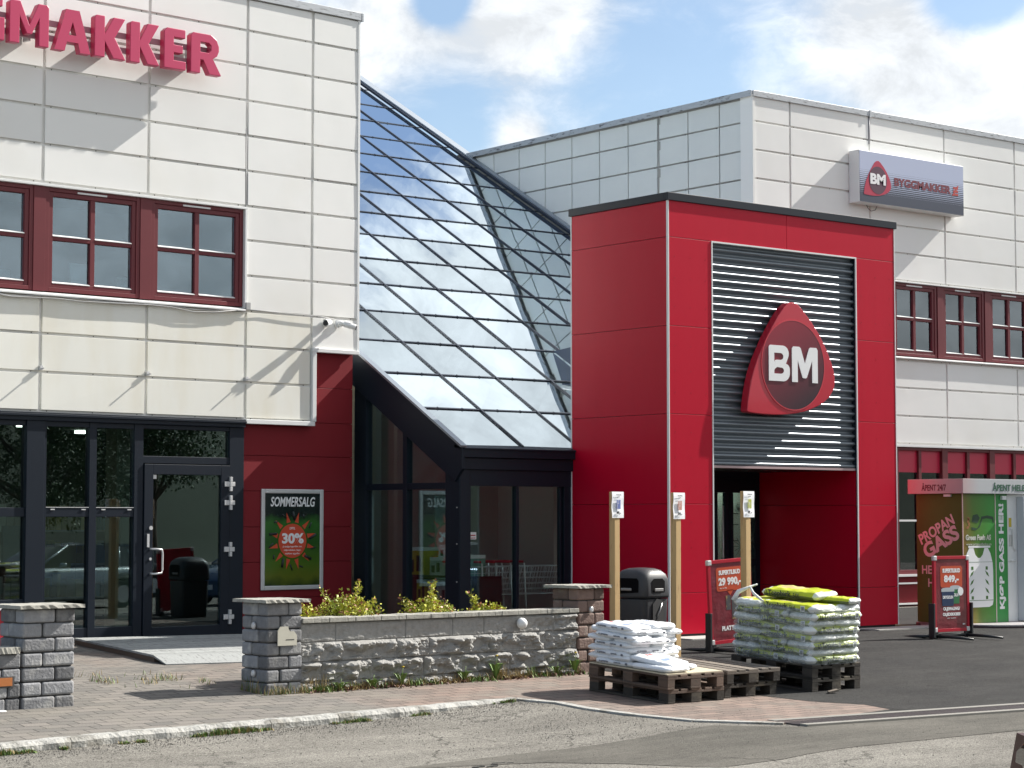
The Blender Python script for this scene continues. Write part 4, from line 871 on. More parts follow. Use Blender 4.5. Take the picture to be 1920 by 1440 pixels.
M_road = asphalt('old_asphalt', (.140, .131, .115), (.205, .194, .170), .95, gscale=90)
M_fore = asphalt('dark_asphalt', (.026, .026, .026), (.042, .041, .039), .65)
M_patch = asphalt('patched_asphalt', (.095, .090, .078), (.130, .122, .105), .40)
M_pave = pave_mat()
def drop(x): 
    k = max(0, min(1, (-6.5-x)/1.6)); return .06*k*k*(3-2*k)
def drop_sheet(name, pts, off, m, label=None):
    bm = BM(); f = bm.faces.new([bm.verts.new((x, y, 0)) for x, y in pts])
    for yc in (-1.3, -6, -40): bmesh.ops.bisect_plane(bm, geom=bm.verts[:]+bm.edges[:]+bm.faces[:], plane_co=(0, yc, 0), plane_no=(0, 1, 0))
    for xc in (-6.5, -6.9, -7.3, -7.7, -8.1): bmesh.ops.bisect_plane(bm, geom=bm.verts[:]+bm.edges[:]+bm.faces[:], plane_co=(xc, 0, 0), plane_no=(1, 0, 0))
    for v in bm.verts: v.co.z = g(v.co.y)+off-drop(v.co.x)
    bm.normal_update()
    for f in bm.faces:
        if f.normal.z < 0: f.normal_flip()
    me = bpy.data.meshes.new(name); bm.to_mesh(me); bm.free(); me.materials.append(m)
    o = bpy.data.objects.new(name, me); C.objects.link(o); o['kind'] = 'structure'; return o
drop_sheet('road', [(-400, -400), (400, -400), (400, 400), (-400, 400)], -.006, M_road)
drop_sheet('road_patch', [(-10.2, -7.6), (-9.5, -7.75), (-8.8, -7.95), (-8.3, -8.4), (-7.86, -9.01), (-7.2, -9.1), (-6.2, -9.0), (-3.93, -9.0), (2, -9.1), (2, -7.9), (-3, -7.75), (-5.3, -7.62), (-5.6, -7.62), (-6.05, -7.1), (-7.0, -7.3), (-8.4, -7.35)], -.002, M_patch)
KP = [(-40, -9.2), (-20, -6.2), (-13.8, -5.36), (-12.32, -5.16), (-10.97, -4.98), (-9.56, -4.88), (-7.97, -4.74), (-6.9, -4.62), (-6.44, -4.62), (-6.22, -5.02), (-6.22, -5.51), (-6.09, -6.11), (-5.98, -6.75), (-5.45, -7.40)]
sheet('pavement', KP + [(-4.6, -7.28), (-3.6, -7.1), (-3.45, -6.6), (-3.62, -6.2), (-3.9, -5.2), (-3.95, -4.2), (-3.9, -2.6), (-2.3, -1.2), (-2.3, 4.3), (-40, 2.2)], .004, M_pave)
sheet('forecourt', [(-5.25, -7.25), (-4.6, -7.272), (-3.6, -7.092), (-3.442, -6.6), (-3.612, -6.2), (-3.892, -5.2), (-3.942, -4.2), (-3.892, -2.6), (-2.292, -1.2), (-2.292, 1.8), (6.4, 1.8), (6.4, 4.7), (30, 4.7), (30, -9.0), (-2.18, -7.52)], .006, M_fore)
# kerb stones: pale granite, rough
b = BM(); M_kerb = mat('kerb_granite', (.36, .355, .33), .85, var=.35, vscale=14, bump=.9, bscale=30, bdist=.02, col2=(.20, .19, .165), c2scale=5)
kp = [Vector((x, y, 0)) for x, y in KP[2:9]]
for a, c in zip(kp, kp[1:]):
    n = max(1, round((c-a).length/.9))
    for i in range(n):
        p0 = a.lerp(c, i/n); p1 = a.lerp(c, (i+1)/n); d = (p1-p0).normalized(); s = Vector((d.y, -d.x, 0))
        k = 12; rows = []
        for q in range(k+1):
            f = .004+(.992)*q/k; p = p0.lerp(p1, f); j1 = noise.noise(p*6)*.018; j2 = noise.noise(p*9+Vector((3, 0, 0)))*.008
            zt = g(p.y)+.016+j2; zb = g(p.y)-.12
            rows.append([b.verts.new(v) for v in (p-s*.06+Vector((0, 0, zb)), p-s*.055+Vector((0, 0, zt)), p+s*(.05+j1)+Vector((0, 0, zt-.004)), p+s*(.075+j1*1.5)+Vector((0, 0, zt-.035)), p+s*(.07+j1)+Vector((0, 0, zb)))])
        for r0, r1 in zip(rows, rows[1:]):
            for q in range(4): b.faces.new((r0[q], r0[q+1], r1[q+1], r1[q]))
        b.faces.new(rows[0]); b.faces.new(list(reversed(rows[-1])))
o = obj('kerb', b, M_kerb); o['kind'] = 'structure'
b = BM()
kp = [Vector((x, y, 0)) for x, y in KP[8:]]
for a, c in zip(kp, kp[1:]):
    d = (c-a).normalized(); s = Vector((d.y, -d.x, 0))*.05
    vs = [b.verts.new((v.x, v.y, g(v.y)+z)) for z in (-.03, .012) for v in (a-s, c-s, c+s, a+s)]
    for f in ((0,3,2,1),(4,5,6,7),(0,1,5,4),(1,2,6,5),(2,3,7,6),(3,0,4,7)): b.faces.new([vs[i] for i in f])
o = obj('kerb_edging', b, M_kerb); o['kind'] = 'structure'
# drainage channel
a0, a1 = Vector((-5.40, -7.40, 0)), Vector((8.0, -8.62, 0)); dd = (a1-a0).normalized(); ang_d = math.atan2(dd.y, dd.x)
dch = thing('drain_channel', 'long slotted metal drain grating between pale concrete edges, across the driveway', 'drain', (a0.x, a0.y, g(a0.y)), (math.atan(.015)*0, -math.atan(.015*dd.y)*1.0*1, ang_d))
Ld_ = (a1-a0).length
for s in (-1, 1):
    b = BM(); bx(b, 0, Ld_, s*.235-.055, s*.235+.055, -.05, .014); obj('concrete_edge', b, mat('concrete_edge', (.22, .21, .185), .85, var=.2, vscale=9), dch)
b = BM(); bx(b, 0, Ld_, -.178, .178, -.05, -.03, 1)
k = 0.0
while k < Ld_: bx(b, k, k+.026, -.163, .163, -.02, .008); k += .055
for yy in (-.178, .163): bx(b, 0, Ld_, yy, yy+.015, -.02, .010)
obj('grate', b, [mat('cast_metal', (.10, .085, .085), .55, metal=.4, var=.3, vscale=6), M_black], dch)
b = BM()   # loose gravel and grit at the edge of the road
rnd = random.Random(5)
for i in range(3600):
    if i % 3: t_ = rnd.random(); x = -13+7*t_; y = -5.16-.0*t_+.09*(x+12.3)+.03-abs(rnd.gauss(0, .22))-.06
    elif i % 2: x = rnd.gauss(-6.9, .9); y = rnd.gauss(-6.3, .6)
    else: x = rnd.uniform(-12, -3); y = rnd.uniform(-10, -5.6)
    s = rnd.uniform(.003, .007); z = g(y)-drop(x) if x < -6.5 else g(y)
    if i % 3 == 0 and x > -6.3 and y > -7: z = g(y)+.006
    vs = [b.verts.new((x+s*math.cos(q)*rnd.uniform(.6, 1.2), y+s*math.sin(q)*rnd.uniform(.6, 1.2), z-.005)) for q in (0, 1.6, 3.1, 4.7)]
    tp = b.verts.new((x, y, z+s*.8))
    for q in range(4): b.faces.new((vs[q], vs[(q+1) % 4], tp))
tag(obj('gravel', b, mat('gravel', (.15, .14, .125), .9, island=.5)), 'loose grit and small stones scattered on the road by the kerb', 'gravel', kind='stuff')
b = BM()   # pothole: dark broken edge
for k in range(9):
    x = -9.55+.035*k*1.6; y = -7.93+.05*math.sin(k*1.3)+.02*k; s = .05
    prism(b, [(x, y), (x+s*1.3, y-.012), (x+s*1.6, y+.018), (x+.4*s, y+.022)], g(y)-drop(x)-.004, g(y)-drop(x)+.001, plane='xy')
o = obj('asphalt_crack', b, mat('crack_dark', (.03, .03, .028), .9)); o['kind'] = 'structure'
# ------------------------------------------------------------------ block pillars and walls
M_blk = mat('grey_block', (.20, .202, .21), .85, var=.45, vscale=9, bump=.8, bscale=38, bdist=.01, island=.42, col2=(.36, .355, .34), c2scale=6, c2lo=.50, c2hi=.75)
M_blkr = mat('brown_block', (.17, .115, .095), .85, var=.4, vscale=9, bump=.8, bscale=38, bdist=.01, island=.3, col2=(.26, .22, .19), c2scale=5, c2lo=.55, c2hi=.75)
M_slab = mat('cap_slab', (.33, .32, .28), .85, var=.3, vscale=7, bump=.7, bscale=30, bdist=.008, col2=(.13, .13, .12), c2scale=9, c2lo=.56, c2hi=.72)
def blocks(b, w, d, z0, z1, n, rnd, split=(.62, .38)):
    h = (z1-z0)/n
    for r_ in range(n):
        z = z0+h*r_; f = split[r_ % 2]
        for x0, x1 in ((0, w*f), (w*f, w)):
            for y0, y1 in ((0, d*(1-f)), (d*(1-f), d)):
                j = lambda: rnd.uniform(-.006, .006)
                bx(b, x0+.005+j(), x1-.005+j(), y0+.005+j(), y1-.005+j(), z+.004, z+h-.006+j()*.4)
def slab(b, x0, x1, y0, y1, z0, z1, rnd):
    n = 14; top = []; bot = []
    per = [(x0+(x1-x0)*i/n, y0) for i in range(n)]+[(x1, y0+(y1-y0)*i/n) for i in range(n)]+[(x1-(x1-x0)*i/n, y1) for i in range(n)]+[(x0, y1-(y1-y0)*i/n) for i in range(n)]
    for (x, y) in per:
        j = rnd.uniform(-.006, .006); top.append(b.verts.new((x+j, y+j, z1+rnd.uniform(-.002, .002)))); bot.append(b.verts.new((x+j*1.5, y-j, z0)))
    b.faces.new(top); b.faces.new(list(reversed(bot)))
    for i in range(len(per)): b.faces.new((top[i], bot[i], bot[(i+1) % len(per)], top[(i+1) % len(per)]))
def pillar(label, x, y, w, d, zt, m, rot, n=7, seed=1, cap=True):
    rnd = random.Random(seed); z0 = g(y)-.02
    t_ = thing('gate_pillar', label, 'pillar', (x, y, z0), R(rot), 'low block pillars along the pavement')
    b = BM(); blocks(b, w, d, 0, zt-z0, n, rnd); obj('block_courses', b, m, t_, bevel=.020, segs=3)
    b = BM(); bx(b, .03, w-.03, .03, d-.03, 0, zt-z0-.004); obj('mortar_core', b, M_black, t_)
    b = BM(); slab(b, -.065, w+.055, -.065, d+.055, zt-z0, zt-z0+.032, rnd); obj('cap_slab', b, M_slab, t_)
    return t_
p2 = pillar('grey block pillar with metal plate, at the left end of the rough stone planter wall', -8.58, -3.32, .44, .46, .80, M_blk, 3, seed=3)
p1 = pillar('grey block pillar at the left edge, joined to a low block wall', -11.22, -3.33, .55, .46, .81, M_blk, 3, seed=8)
p3 = pillar('brown block pillar at the right end of the planter wall, next to the white bags', -4.32, -3.11, .43, .45, .855, M_blkr, 3, seed=5)
def oval_lamp(par, loc, axis='x'):
    b = BM()
    if axis == 'x': tube(b, [(0, 0, 0), (-.02, 0, 0), (-.03, 0, 0)], [.030, .028, .016], 16)
    else: tube(b, [(0, 0, 0), (0, -.02, 0), (0, -.03, 0)], [.030, .028, .016], 16)
    o = obj('marker_lamp', b, M_alu, par, loc=loc); o.scale = (1, 1, 1.25); return o
oval_lamp(p2, (0, .22, .70)); oval_lamp(p2, (0, .22, .22)); oval_lamp(p3, (.20, 0, .73), 'y')
b = BM(); prism(b, [(0, 0), (.235, 0), (.235, .10), (.20, .14), (.15, .14), (.13, .17), (.13, .19), (.03, .19), (0, .15)], -.012, 0); prism(b, [(.10, .055), (.20, .055), (.20, .062), (.10, .062)], -.014, -.0125, 1)
obj('metal_plate', b, [mat('worn_plate', (.50, .48, .40), .5, var=.15, vscale=10), M_black], p2, loc=(.12, -.004, .50))
# low wall left of the left pillar
lw = thing('low_block_wall', 'low grey block wall with an amber lamp, at the left edge of the picture', 'wall', (-14.2, -3.48, g(-3.4)-.02), R(3))
b = BM(); rnd = random.Random(4)
for r_ in range(4):
    x = -.1 if r_ % 2 else 0.0
    while x < 2.97:
        L_ = rnd.choice((.20, .25, .21)); bx(b, max(x, 0)+.004, min(x+L_, 2.97)-.004, rnd.uniform(-.004, .004), .22, r_*.135+.003, r_*.135+.130); x += L_
obj('block_courses', b, M_blk, lw, bevel=.018, segs=3)
b = BM(); x = 0
while x < 2.95: slab(b, x+.004, min(x+.33, 2.95)-.004, -.035, .25, .542, .60, rnd); x += .33
obj('coping', b, M_slab, lw)
b = BM(); bx(b, 0, 2.8, -.07, .0, -.03, .035); obj('footing', b, M_white, lw, bevel=.01)
b = BM(); bx(b, 2.70, 2.90, -.012, .0, .235, .335); obj('lamp_rim', b, M_dark, lw)
b = BM(); bx(b, 2.725, 2.875, -.02, -.0125, .25, .325); obj('amber_lamp', b, mat('amber', (.45, .16, .05), .35), lw)
# rough stone planter wall
pwl = thing('planter_wall', 'low wall of rough split grey granite blocks with flat coping between two pillars', 'wall', (-8.15, -3.262, -.12), R(2.7))
WL, WH = 3.84, .70
def stone_wall():
    b = BM(); NX, NZ = 380, 76; cs = [(0, .10), (.10, .305), (.305, .505), (.505, .70)]
    rnd = random.Random(11); jt = []
    for c_ in cs:
        js = [0]; x = rnd.uniform(.2, .6)
        while x < WL-.25: js.append(x); x += rnd.uniform(.42, .85)
        jt.append(js+[WL])
    rows = []
    for j in range(NZ+1):
        z = WH*j/NZ; row = []
        ci = max(i for i, c_ in enumerate(cs) if z >= c_[0]-1e-6) if z < WH else 3
        for i in range(NX+1):
            x = WL*i/NX; js = jt[ci]
            k = max(q for q in range(len(js)-1) if x >= js[q]-1e-9)
            ex = min(x-js[k], js[k+1]-x); ez = min(z-cs[ci][0], cs[ci][1]-z); e_ = min(ex, ez)
            v = Vector((x*5.2, z*9+k*3.1, ci*5.0+k*1.7))
            nz_ = noise.fractal(v, .9, 2.1, 5); rg = 1-abs(noise.noise(v*.8+Vector((7, 2, 1))))*2
            cell = noise.voronoi(Vector((x*9+ci*3, z*14, k)))[0][0]
            roughness = 1.0 if ci < 3 else max(0.12, min(1, (x-3.0)*1.4))
            m_ = max(0, min(1, e_/.035)); m_ = m_*m_*(3-2*m_)
            out = m_*roughness*(.040+.075*nz_+.035*rg-.06*cell+.02*math.sin(z*30)) + .004*noise.noise(v*6)
            if e_ < .004: out -= .012
            row.append(b.verts.new((x, -max(out, -.014), z)))
        rows.append(row)
    for r0, r1 in zip(rows, rows[1:]):
        for i in range(NX): b.faces.new((r0[i], r0[i+1], r1[i+1], r1[i]))
    bx(b, 0, WL, .016, .22, 0, WH-.002)
    return b
obj('stone_face', stone_wall(), mat('split_granite', (.27, .265, .25), .8, var=.45, vscale=16, bump=.6, bscale=60, bdist=.006), pwl)
b = BM(); x = 0; rnd = random.Random(2)
while x < WL-.05:
    w_ = .335; bx(b, x+.003, min(x+w_*.7, WL)-.002, -.045, .24, WH+.003, WH+.052+rnd.uniform(-.002, .002)); 
    if x+w_*.7 < WL: bx(b, x+w_*.7+.002, min(x+w_, WL)-.003, -.043, .24, WH+.003, WH+.050)
    x += w_
obj('coping', b, M_slab, pwl, bevel=.005)
b = BM(); lathe(b, [(.002, -.06), (.035, -.05), (.058, -.02), (.062, .01), (.050, .035), (.028, .052), (.004, .058)], n=20); tag(obj('wall_lamp', b, M_white, None, loc=(-5.20, -3.19, .49), rot=(R(70), 0, 0)), 'white globe lamp on the rough stone planter wall', 'lamp')
# planter soil behind the wall
sheet('planting_bed', [(-8.1, -3.05), (-4.3, -2.9), (-4.2, -1.9), (-5.4, 1.0), (-7.5, -1.4)], .012, mat('soil', (.045, .035, .025), .95, var=.4, vscale=8, bump=1, bscale=20))
o = sheet('soil_fill', [(-8.12, -3.02), (-4.32, -2.86), (-4.25, -2.2), (-8.0, -2.3)], .0, MATS['soil'])
for v in o.data.vertices: v.co.z = .38 if v.co.y < -2.0 else v.co.z
# shrubs
M_leafy = mat('yellow_leaf', (.48, .48, .05), .55, island=.35, col2=(.30, .36, .05), c2scale=3.5, c2lo=.42, c2hi=.62, trans=0)
M_leafr = mat('russet_leaf', (.28, .10, .04), .55, island=.35)
M_stem = mat('stem', (.10, .06, .035), .8)
def leaf(b, p, d, s, mi=0, w=.45):
    d = d.normalized(); side = d.cross(Vector((random.gauss(0, 1), random.gauss(0, 1), random.gauss(0, 1)))).normalized()*s*w
    v = [b.verts.new(q) for q in (p, p+d*s*.5+side*.5, p+d*s, p+d*s*.5-side*.5)]
    f = b.faces.new(v); f.material_index = mi
def shrub(label, x, y, zb, R_, H_, seed, tall=()):
    random.seed(seed)
    t_ = thing('shrub', label, 'shrub', (x, y, zb), 0, 'yellow-green shrubs behind the planter wall')
    b = BM(); s = BM()
    for k in range(78):
        a = random.uniform(0, 6.28); rr = R_*math.sqrt(random.random())*.95; hh = H_*1.0*(1-.5*(rr/R_)**2)*random.uniform(.7, 1.08)
        if k < len(tall): a, rr, hh = tall[k]
        base = Vector((rr*.25*math.cos(a), rr*.25*math.sin(a), 0)); tip = Vector((rr*math.cos(a), rr*math.sin(a), hh)); mid = (base+tip)/2+Vector((0, 0, hh*.15))
        tube(s, [base, mid, tip], [.005, .004, .002], 4)
        nl = int(34+40*hh/H_)
        for i in range(nl):
            f = random.uniform(.30, 1.0); p = base.lerp(tip, f) + Vector((0, 0, hh*.15*4*f*(1-f)*.5)) + Vector([random.gauss(0, .018) for _ in range(3)])
            d = Vector((random.gauss(0, 1), random.gauss(0, 1), random.gauss(.5, .7)))
            mi = 1 if (f > .88 and random.random() < .30) else 0
            leaf(b, p, d, random.choice((.018, .026, .034, .046)), mi, .62)
    obj('foliage', b, [M_leafy, M_leafr], t_); obj('stems', s, M_stem, t_)
shrub('low yellow-green shrub right of the grey pillar, leftmost of the row', -7.83, -2.75, .40, .30, .34, 1)
shrub('tall bushy yellow-green shrub below the green poster corner', -7.20, -2.78, .40, .42, .44, 2, tall=((2.5, .33, .50), (3.3, .36, .47), (.1, .10, .56), (.4, .15, .55)))
shrub('bright yellow shrub with a raised tip in the middle of the planter', -6.15, -2.72, .40, .38, .38, 3, tall=((.2, .10, .56), (.5, .14, .52), (3.0, .34, .38)))
shrub('smaller yellow shrub nearest the brown pillar', -5.28, -2.65, .38, .36, .30, 4, tall=((3.0, .22, .44), (2.7, .16, .42), (.3, .38, .26)))
random.seed(12)
# weeds
M_weed = mat('weed_green', (.10, .17, .03), .6, island=.4); M_dry = mat('dry_grass', (.30, .22, .09), .7, island=.35); M_dead = mat('dead_leaf', (.10, .045, .03), .8, island=.4)
def blade(b, p, h, lean, mi, w=.006):
    a = random.uniform(0, 6.28); d = Vector((math.cos(a), math.sin(a), 0)); s = Vector((-d.y, d.x, 0))*w
    v = [b.verts.new(q) for q in (p-s, p+s, p+d*lean*.4+Vector((0, 0, h*.6))+s*.7, p+d*lean*.4+Vector((0, 0, h*.6))-s*.7, p+d*lean+Vector((0, 0, h)))]
    f = b.faces.new(v[:4]); f.material_index = mi; f = b.faces.new((v[3], v[2], v[4])); f.material_index = mi
b = BM()
def wall_pt(t_): return Vector((-8.15+3.84*t_, -3.262+.181*t_, 0))
for i in range(3800):
    t_ = random.random(); p = wall_pt(t_); p.y -= abs(random.gauss(.05, .06))+.02; p.z = g(p.y)
    cl = noise.noise(Vector((t_*9, 0, 0)))
    r_ = random.random()
    if r_ < .45: blade(b, p, random.uniform(.02, .06)+.05*max(0, cl), random.uniform(.01, .05), 0 if cl > -.05 else 1, .008)
    elif r_ < .7: blade(b, p, random.uniform(.03, .12), .05, 1, .003)
    else: leaf(b, p+Vector((0, 0, .01)), Vector((random.gauss(0, 1), random.gauss(0, 1), .25)), random.uniform(.03, .06), 2, .7)
for (t_, h_, n_, mi) in ((.68, .17, 90, 1), (.74, .12, 60, 1), (.16, .10, 30, 0), (.03, .20, 24, 1), (.06, .22, 14, 1), (.80, .15, 26, 0), (.97, .16, 20, 0)):
    for i in range(n_):
        p = wall_pt(t_)+Vector((random.gauss(0, .05), -.06-abs(random.gauss(0, .02)), 0)); p.z = g(p.y); blade(b, p, random.uniform(.5, 1)*h_, random.uniform(.0, .09), mi, .0035)
for i in range(160):
    p = Vector((-8.62+random.uniform(-.05, .5), -3.36-abs(random.gauss(0, .025)), 0)); p.z = g(p.y); blade(b, p, random.uniform(.03, .13), .05, 1 if random.random() < .7 else 0, .003)
for i in range(60):
    p = Vector((-8.64, -3.2+random.uniform(-.1, .3), 0)); p.z = g(p.y); blade(b, p, random.uniform(.05, .2), .06, 1 if i % 3 else 0, .003)
tag(obj('weeds', b, [M_weed, M_dry, M_dead]), 'weeds and dry grass growing along the foot of the walls', 'weeds', kind='stuff')
b = BM()
for i in range(5200):
    x = random.uniform(-13.2, -6.5); y = -5.16+.1*(x+12.32) if x < -9.56 else -4.88+.085*(x+9.56)
    cl = noise.noise(Vector((x*2.2, 3.3, 0)))+.35*noise.noise(Vector((x*9, 1, 0)))
    if cl < -.02: continue
    y -= .075+abs(random.gauss(0, .028)); p = Vector((x, y, g(y)-drop(x)-.005))
    blade(b, p, random.uniform(.01, .045)*(.6+cl*1.6), random.uniform(.0, .04), 0 if random.random() < .72 else 1, .006)
for i in range(900):
    x = random.uniform(-9.8, -8.6); y = -1.9+.5*noise.noise(Vector((x*3, 0, 5)))+random.gauss(0, .25)-.4*(x+9)
    if noise.noise(Vector((x*4, y*4, 0))) < .12: continue
    blade(b, Vector((x, y, g(y))), random.uniform(.02, .09), .04, 1 if random.random() < .6 else 0, .004)
tag(obj('kerb_weeds', b, [M_weed, M_dry]), 'moss and short grass tufts along the kerb gutter and paving', 'weeds', kind='stuff')
def dandelion(x, y, h, label, flower=True, s=1):
    t_ = thing('weed_plant', label, 'weed', (x, y, g(y)), 0, 'taller weeds at the foot of the planter wall')
    b = BM()
    for k in range(9):
        a = k*.7+random.uniform(-.2, .2); L_ = random.uniform(.07, .13)*s; d = Vector((math.cos(a), math.sin(a), 0)); sd_ = Vector((-d.y, d.x, 0))
        pts = [(0, .004), (.35, .014), (.7, .018), (1, .002)]; pr = None
        for f, w in pts:
            p = d*L_*f+Vector((0, 0, h*.7*math.sin(f*1.7))); q = (b.verts.new(p-sd_*w), b.verts.new(p+sd_*w))
            if pr: b.faces.new((pr[0], pr[1], q[1], q[0]))
            pr = q
    obj('leaves', b, M_weed, t_)
    b = BM(); tube(b, [(0, 0, 0), (.01, 0, h*.6), (.025, .01, h)], .003, 5); obj('stem', b, M_weed, t_)
    if flower: b = BM(); lathe(b, [(.002, -.008), (.012, 0), (.018, .008), (.003, .012)], (.025, .01, h), 8); obj('flower', b, mat('yellow_flower', (.6, .42, .02), .6), t_)
for (x, h, lab, fl) in ((-7.72, .12, 'small green weed at the wall foot, leftmost of the taller weeds', False), (-7.30, .14, 'broad-leaved green weed left of the wall middle', False), (-6.92, .20, 'yellow flowering weed near the wall middle', True), (-6.06, .17, 'bright green broad-leaved weed at the wall middle', False), (-5.62, .26, 'tall thin weed with a yellow head beside the dry grass clump', True), (-4.72, .15, 'green weed near the right end of the wall', False), (-4.45, .24, 'tall green weed beside the brown pillar', True)):
    dandelion(x, -3.36+.045*(x+8), h, lab, fl, 1.0)
# ------------------------------------------------------------------ wooden ramp
M_wood = mat('grey_wood', (.30, .31, .30), .75, var=.35, vscale=5, vstretch=(1, 14, 14), bump=.4, bscale=20, col2=(.10, .10, .095), c2scale=3, c2lo=.55, c2hi=.75, island=.12)
rp_ = thing('wooden_ramp', 'weathered grey wooden ramp in front of the dark glass door', 'ramp', (-7.05, 3.85, 0), R(-103.5))
b = BM(); 
for i in range(17):   # planks run across; local x outwards from the door, local y to the right
    x = .0+i*.225
    bx(b, x, x+.218, 0, 2.35, .062, .088+.002*(i % 2))
obj('deck_plank', b, M_wood, rp_, bevel=.003)
b = BM(); prism(b, [(3.83, .062), (3.83, .087), (4.34, .022), (4.34, .004)], 0.0, 2.35, plane='xz') if False else None
vs = [b.verts.new(p) for p in ((3.83, 0, .062), (4.36, 0, .003), (4.36, 0, .016), (3.83, 0, .088), (3.83, 2.35, .062), (4.36, 2.35, .003), (4.36, 2.35, .016), (3.83, 2.35, .088))]
for f in ((0,1,2,3),(7,6,5,4),(0,4,5,1),(1,5,6,2),(2,6,7,3),(3,7,4,0)): b.faces.new([vs[i] for i in f])
obj('sloping_board', b, M_wood, rp_)
b = BM(); bx(b, 0, 3.83, .012, .05, .0, .061); bx(b, 0, 3.83, 2.3, 2.34, 0, .061); bx(b, 3.79, 3.83, .05, 2.3, 0, .06); obj('side_board', b, mat('old_brown_board', (.12, .085, .06), .8, var=.3, vscale=6, vstretch=(1, 8, 8)), rp_)
b = BM(); bx(b, -7.6, -7.1, 0, .1, 0, .1); b.free()
# ------------------------------------------------------------------ pallets
M_pal = mat('pallet_wood', (.13, .085, .06), .8, var=.3, vscale=4, vstretch=(14, 1, 14), island=.35, bump=.4, bscale=30, col2=(.09, .07, .055), c2scale=2.5, c2lo=.5, c2hi=.7)
M_pald = mat('pallet_dark', (.040, .034, .027), .85, var=.3, vscale=4, island=.35, bump=.4, bscale=30, col2=(.10, .085, .06), c2scale=3, c2lo=.55, c2hi=.7)
M_palt = mat('pallet_top_pale', (.15, .125, .10), .75, var=.25, vscale=4, vstretch=(14, 1, 14), island=.25, bump=.3, bscale=30)
TILT = math.atan(.055)
def pallet(md, mt, label, x, y, zoff, rot, group='wooden pallets in front of the portal'):
    t_ = thing('pallet', label, 'pallet', (x, y, g(y)+.006+zoff), (TILT, 0, R(rot)), group)
    ws = [0, .145, .2125, .3125, .3275, .4725, .4875, .5875, .655, .80]
    for a, c in ((0, .143), (.178, .278), (.3275, .4725), (.522, .622), (.657, .80)):
        b = BM(); bx(b, a, c, 0, 1.2, .122, .144); obj('deck_board', b, mt, t_, bevel=.003)
    for y0 in (0, .5275, 1.055):
        b = BM(); bx(b, 0, .8, y0, y0+.145, .10, .1215); obj('cross_board', b, mt, t_, bevel=.003)
        for x0, x1 in ((0, .10), (.3275, .4725), (.70, .80)):
            b = BM(); bx(b, x0, x1, y0+.001, y0+.144, .0225, .0995); obj('block', b, md, t_, bevel=.004)
    for x0, x1 in ((0, .10), (.3275, .4725), (.70, .80)):
        b = BM(); bx(b, x0, x1, 0, 1.2, 0, .022); obj('runner', b, md, t_, bevel=.003)
    return t_
PS = [(-5.25, -5.60), (-4.36, -5.50), (-3.06, -5.52)]
pallet(M_pald, M_pal, 'lower pallet under the white bags, with mossy dark blocks', PS[0][0], PS[0][1], 0, 1)
pallet(M_pal, M_pal, 'upper pallet carrying the white bags', PS[0][0]-.02, PS[0][1]-.015, .145, 1)
pallet(M_pald, M_pald, 'lower pallet of the empty middle stack', PS[1][0], PS[1][1], 0, 2)
pallet(M_pald, M_palt, 'empty upper pallet in the middle stack, slatted top showing', PS[1][0]+.02, PS[1][1]-.02, .145, 1)
pallet(M_pald, M_pald, 'lower pallet under the wrapped bark bags', PS[2][0], PS[2][1], 0, 2)
pallet(M_pald, M_pald, 'upper pallet directly under the wrapped bark bags', PS[2][0]-.01, PS[2][1]-.01, .145, 2)
b = BM(); bx(b, .0, .80, .0, 1.18, 0, .012); bd = tag(obj('plywood_sheet', b, mat('pale_plywood', (.50, .44, .32), .7, var=.2, vscale=4), None, loc=(PS[0][0]-.02, PS[0][1]-.01, g(PS[0][1])+.297), rot=(TILT, 0, R(1))), 'pale plywood sheet lying on the pallet under the white bags', 'board')
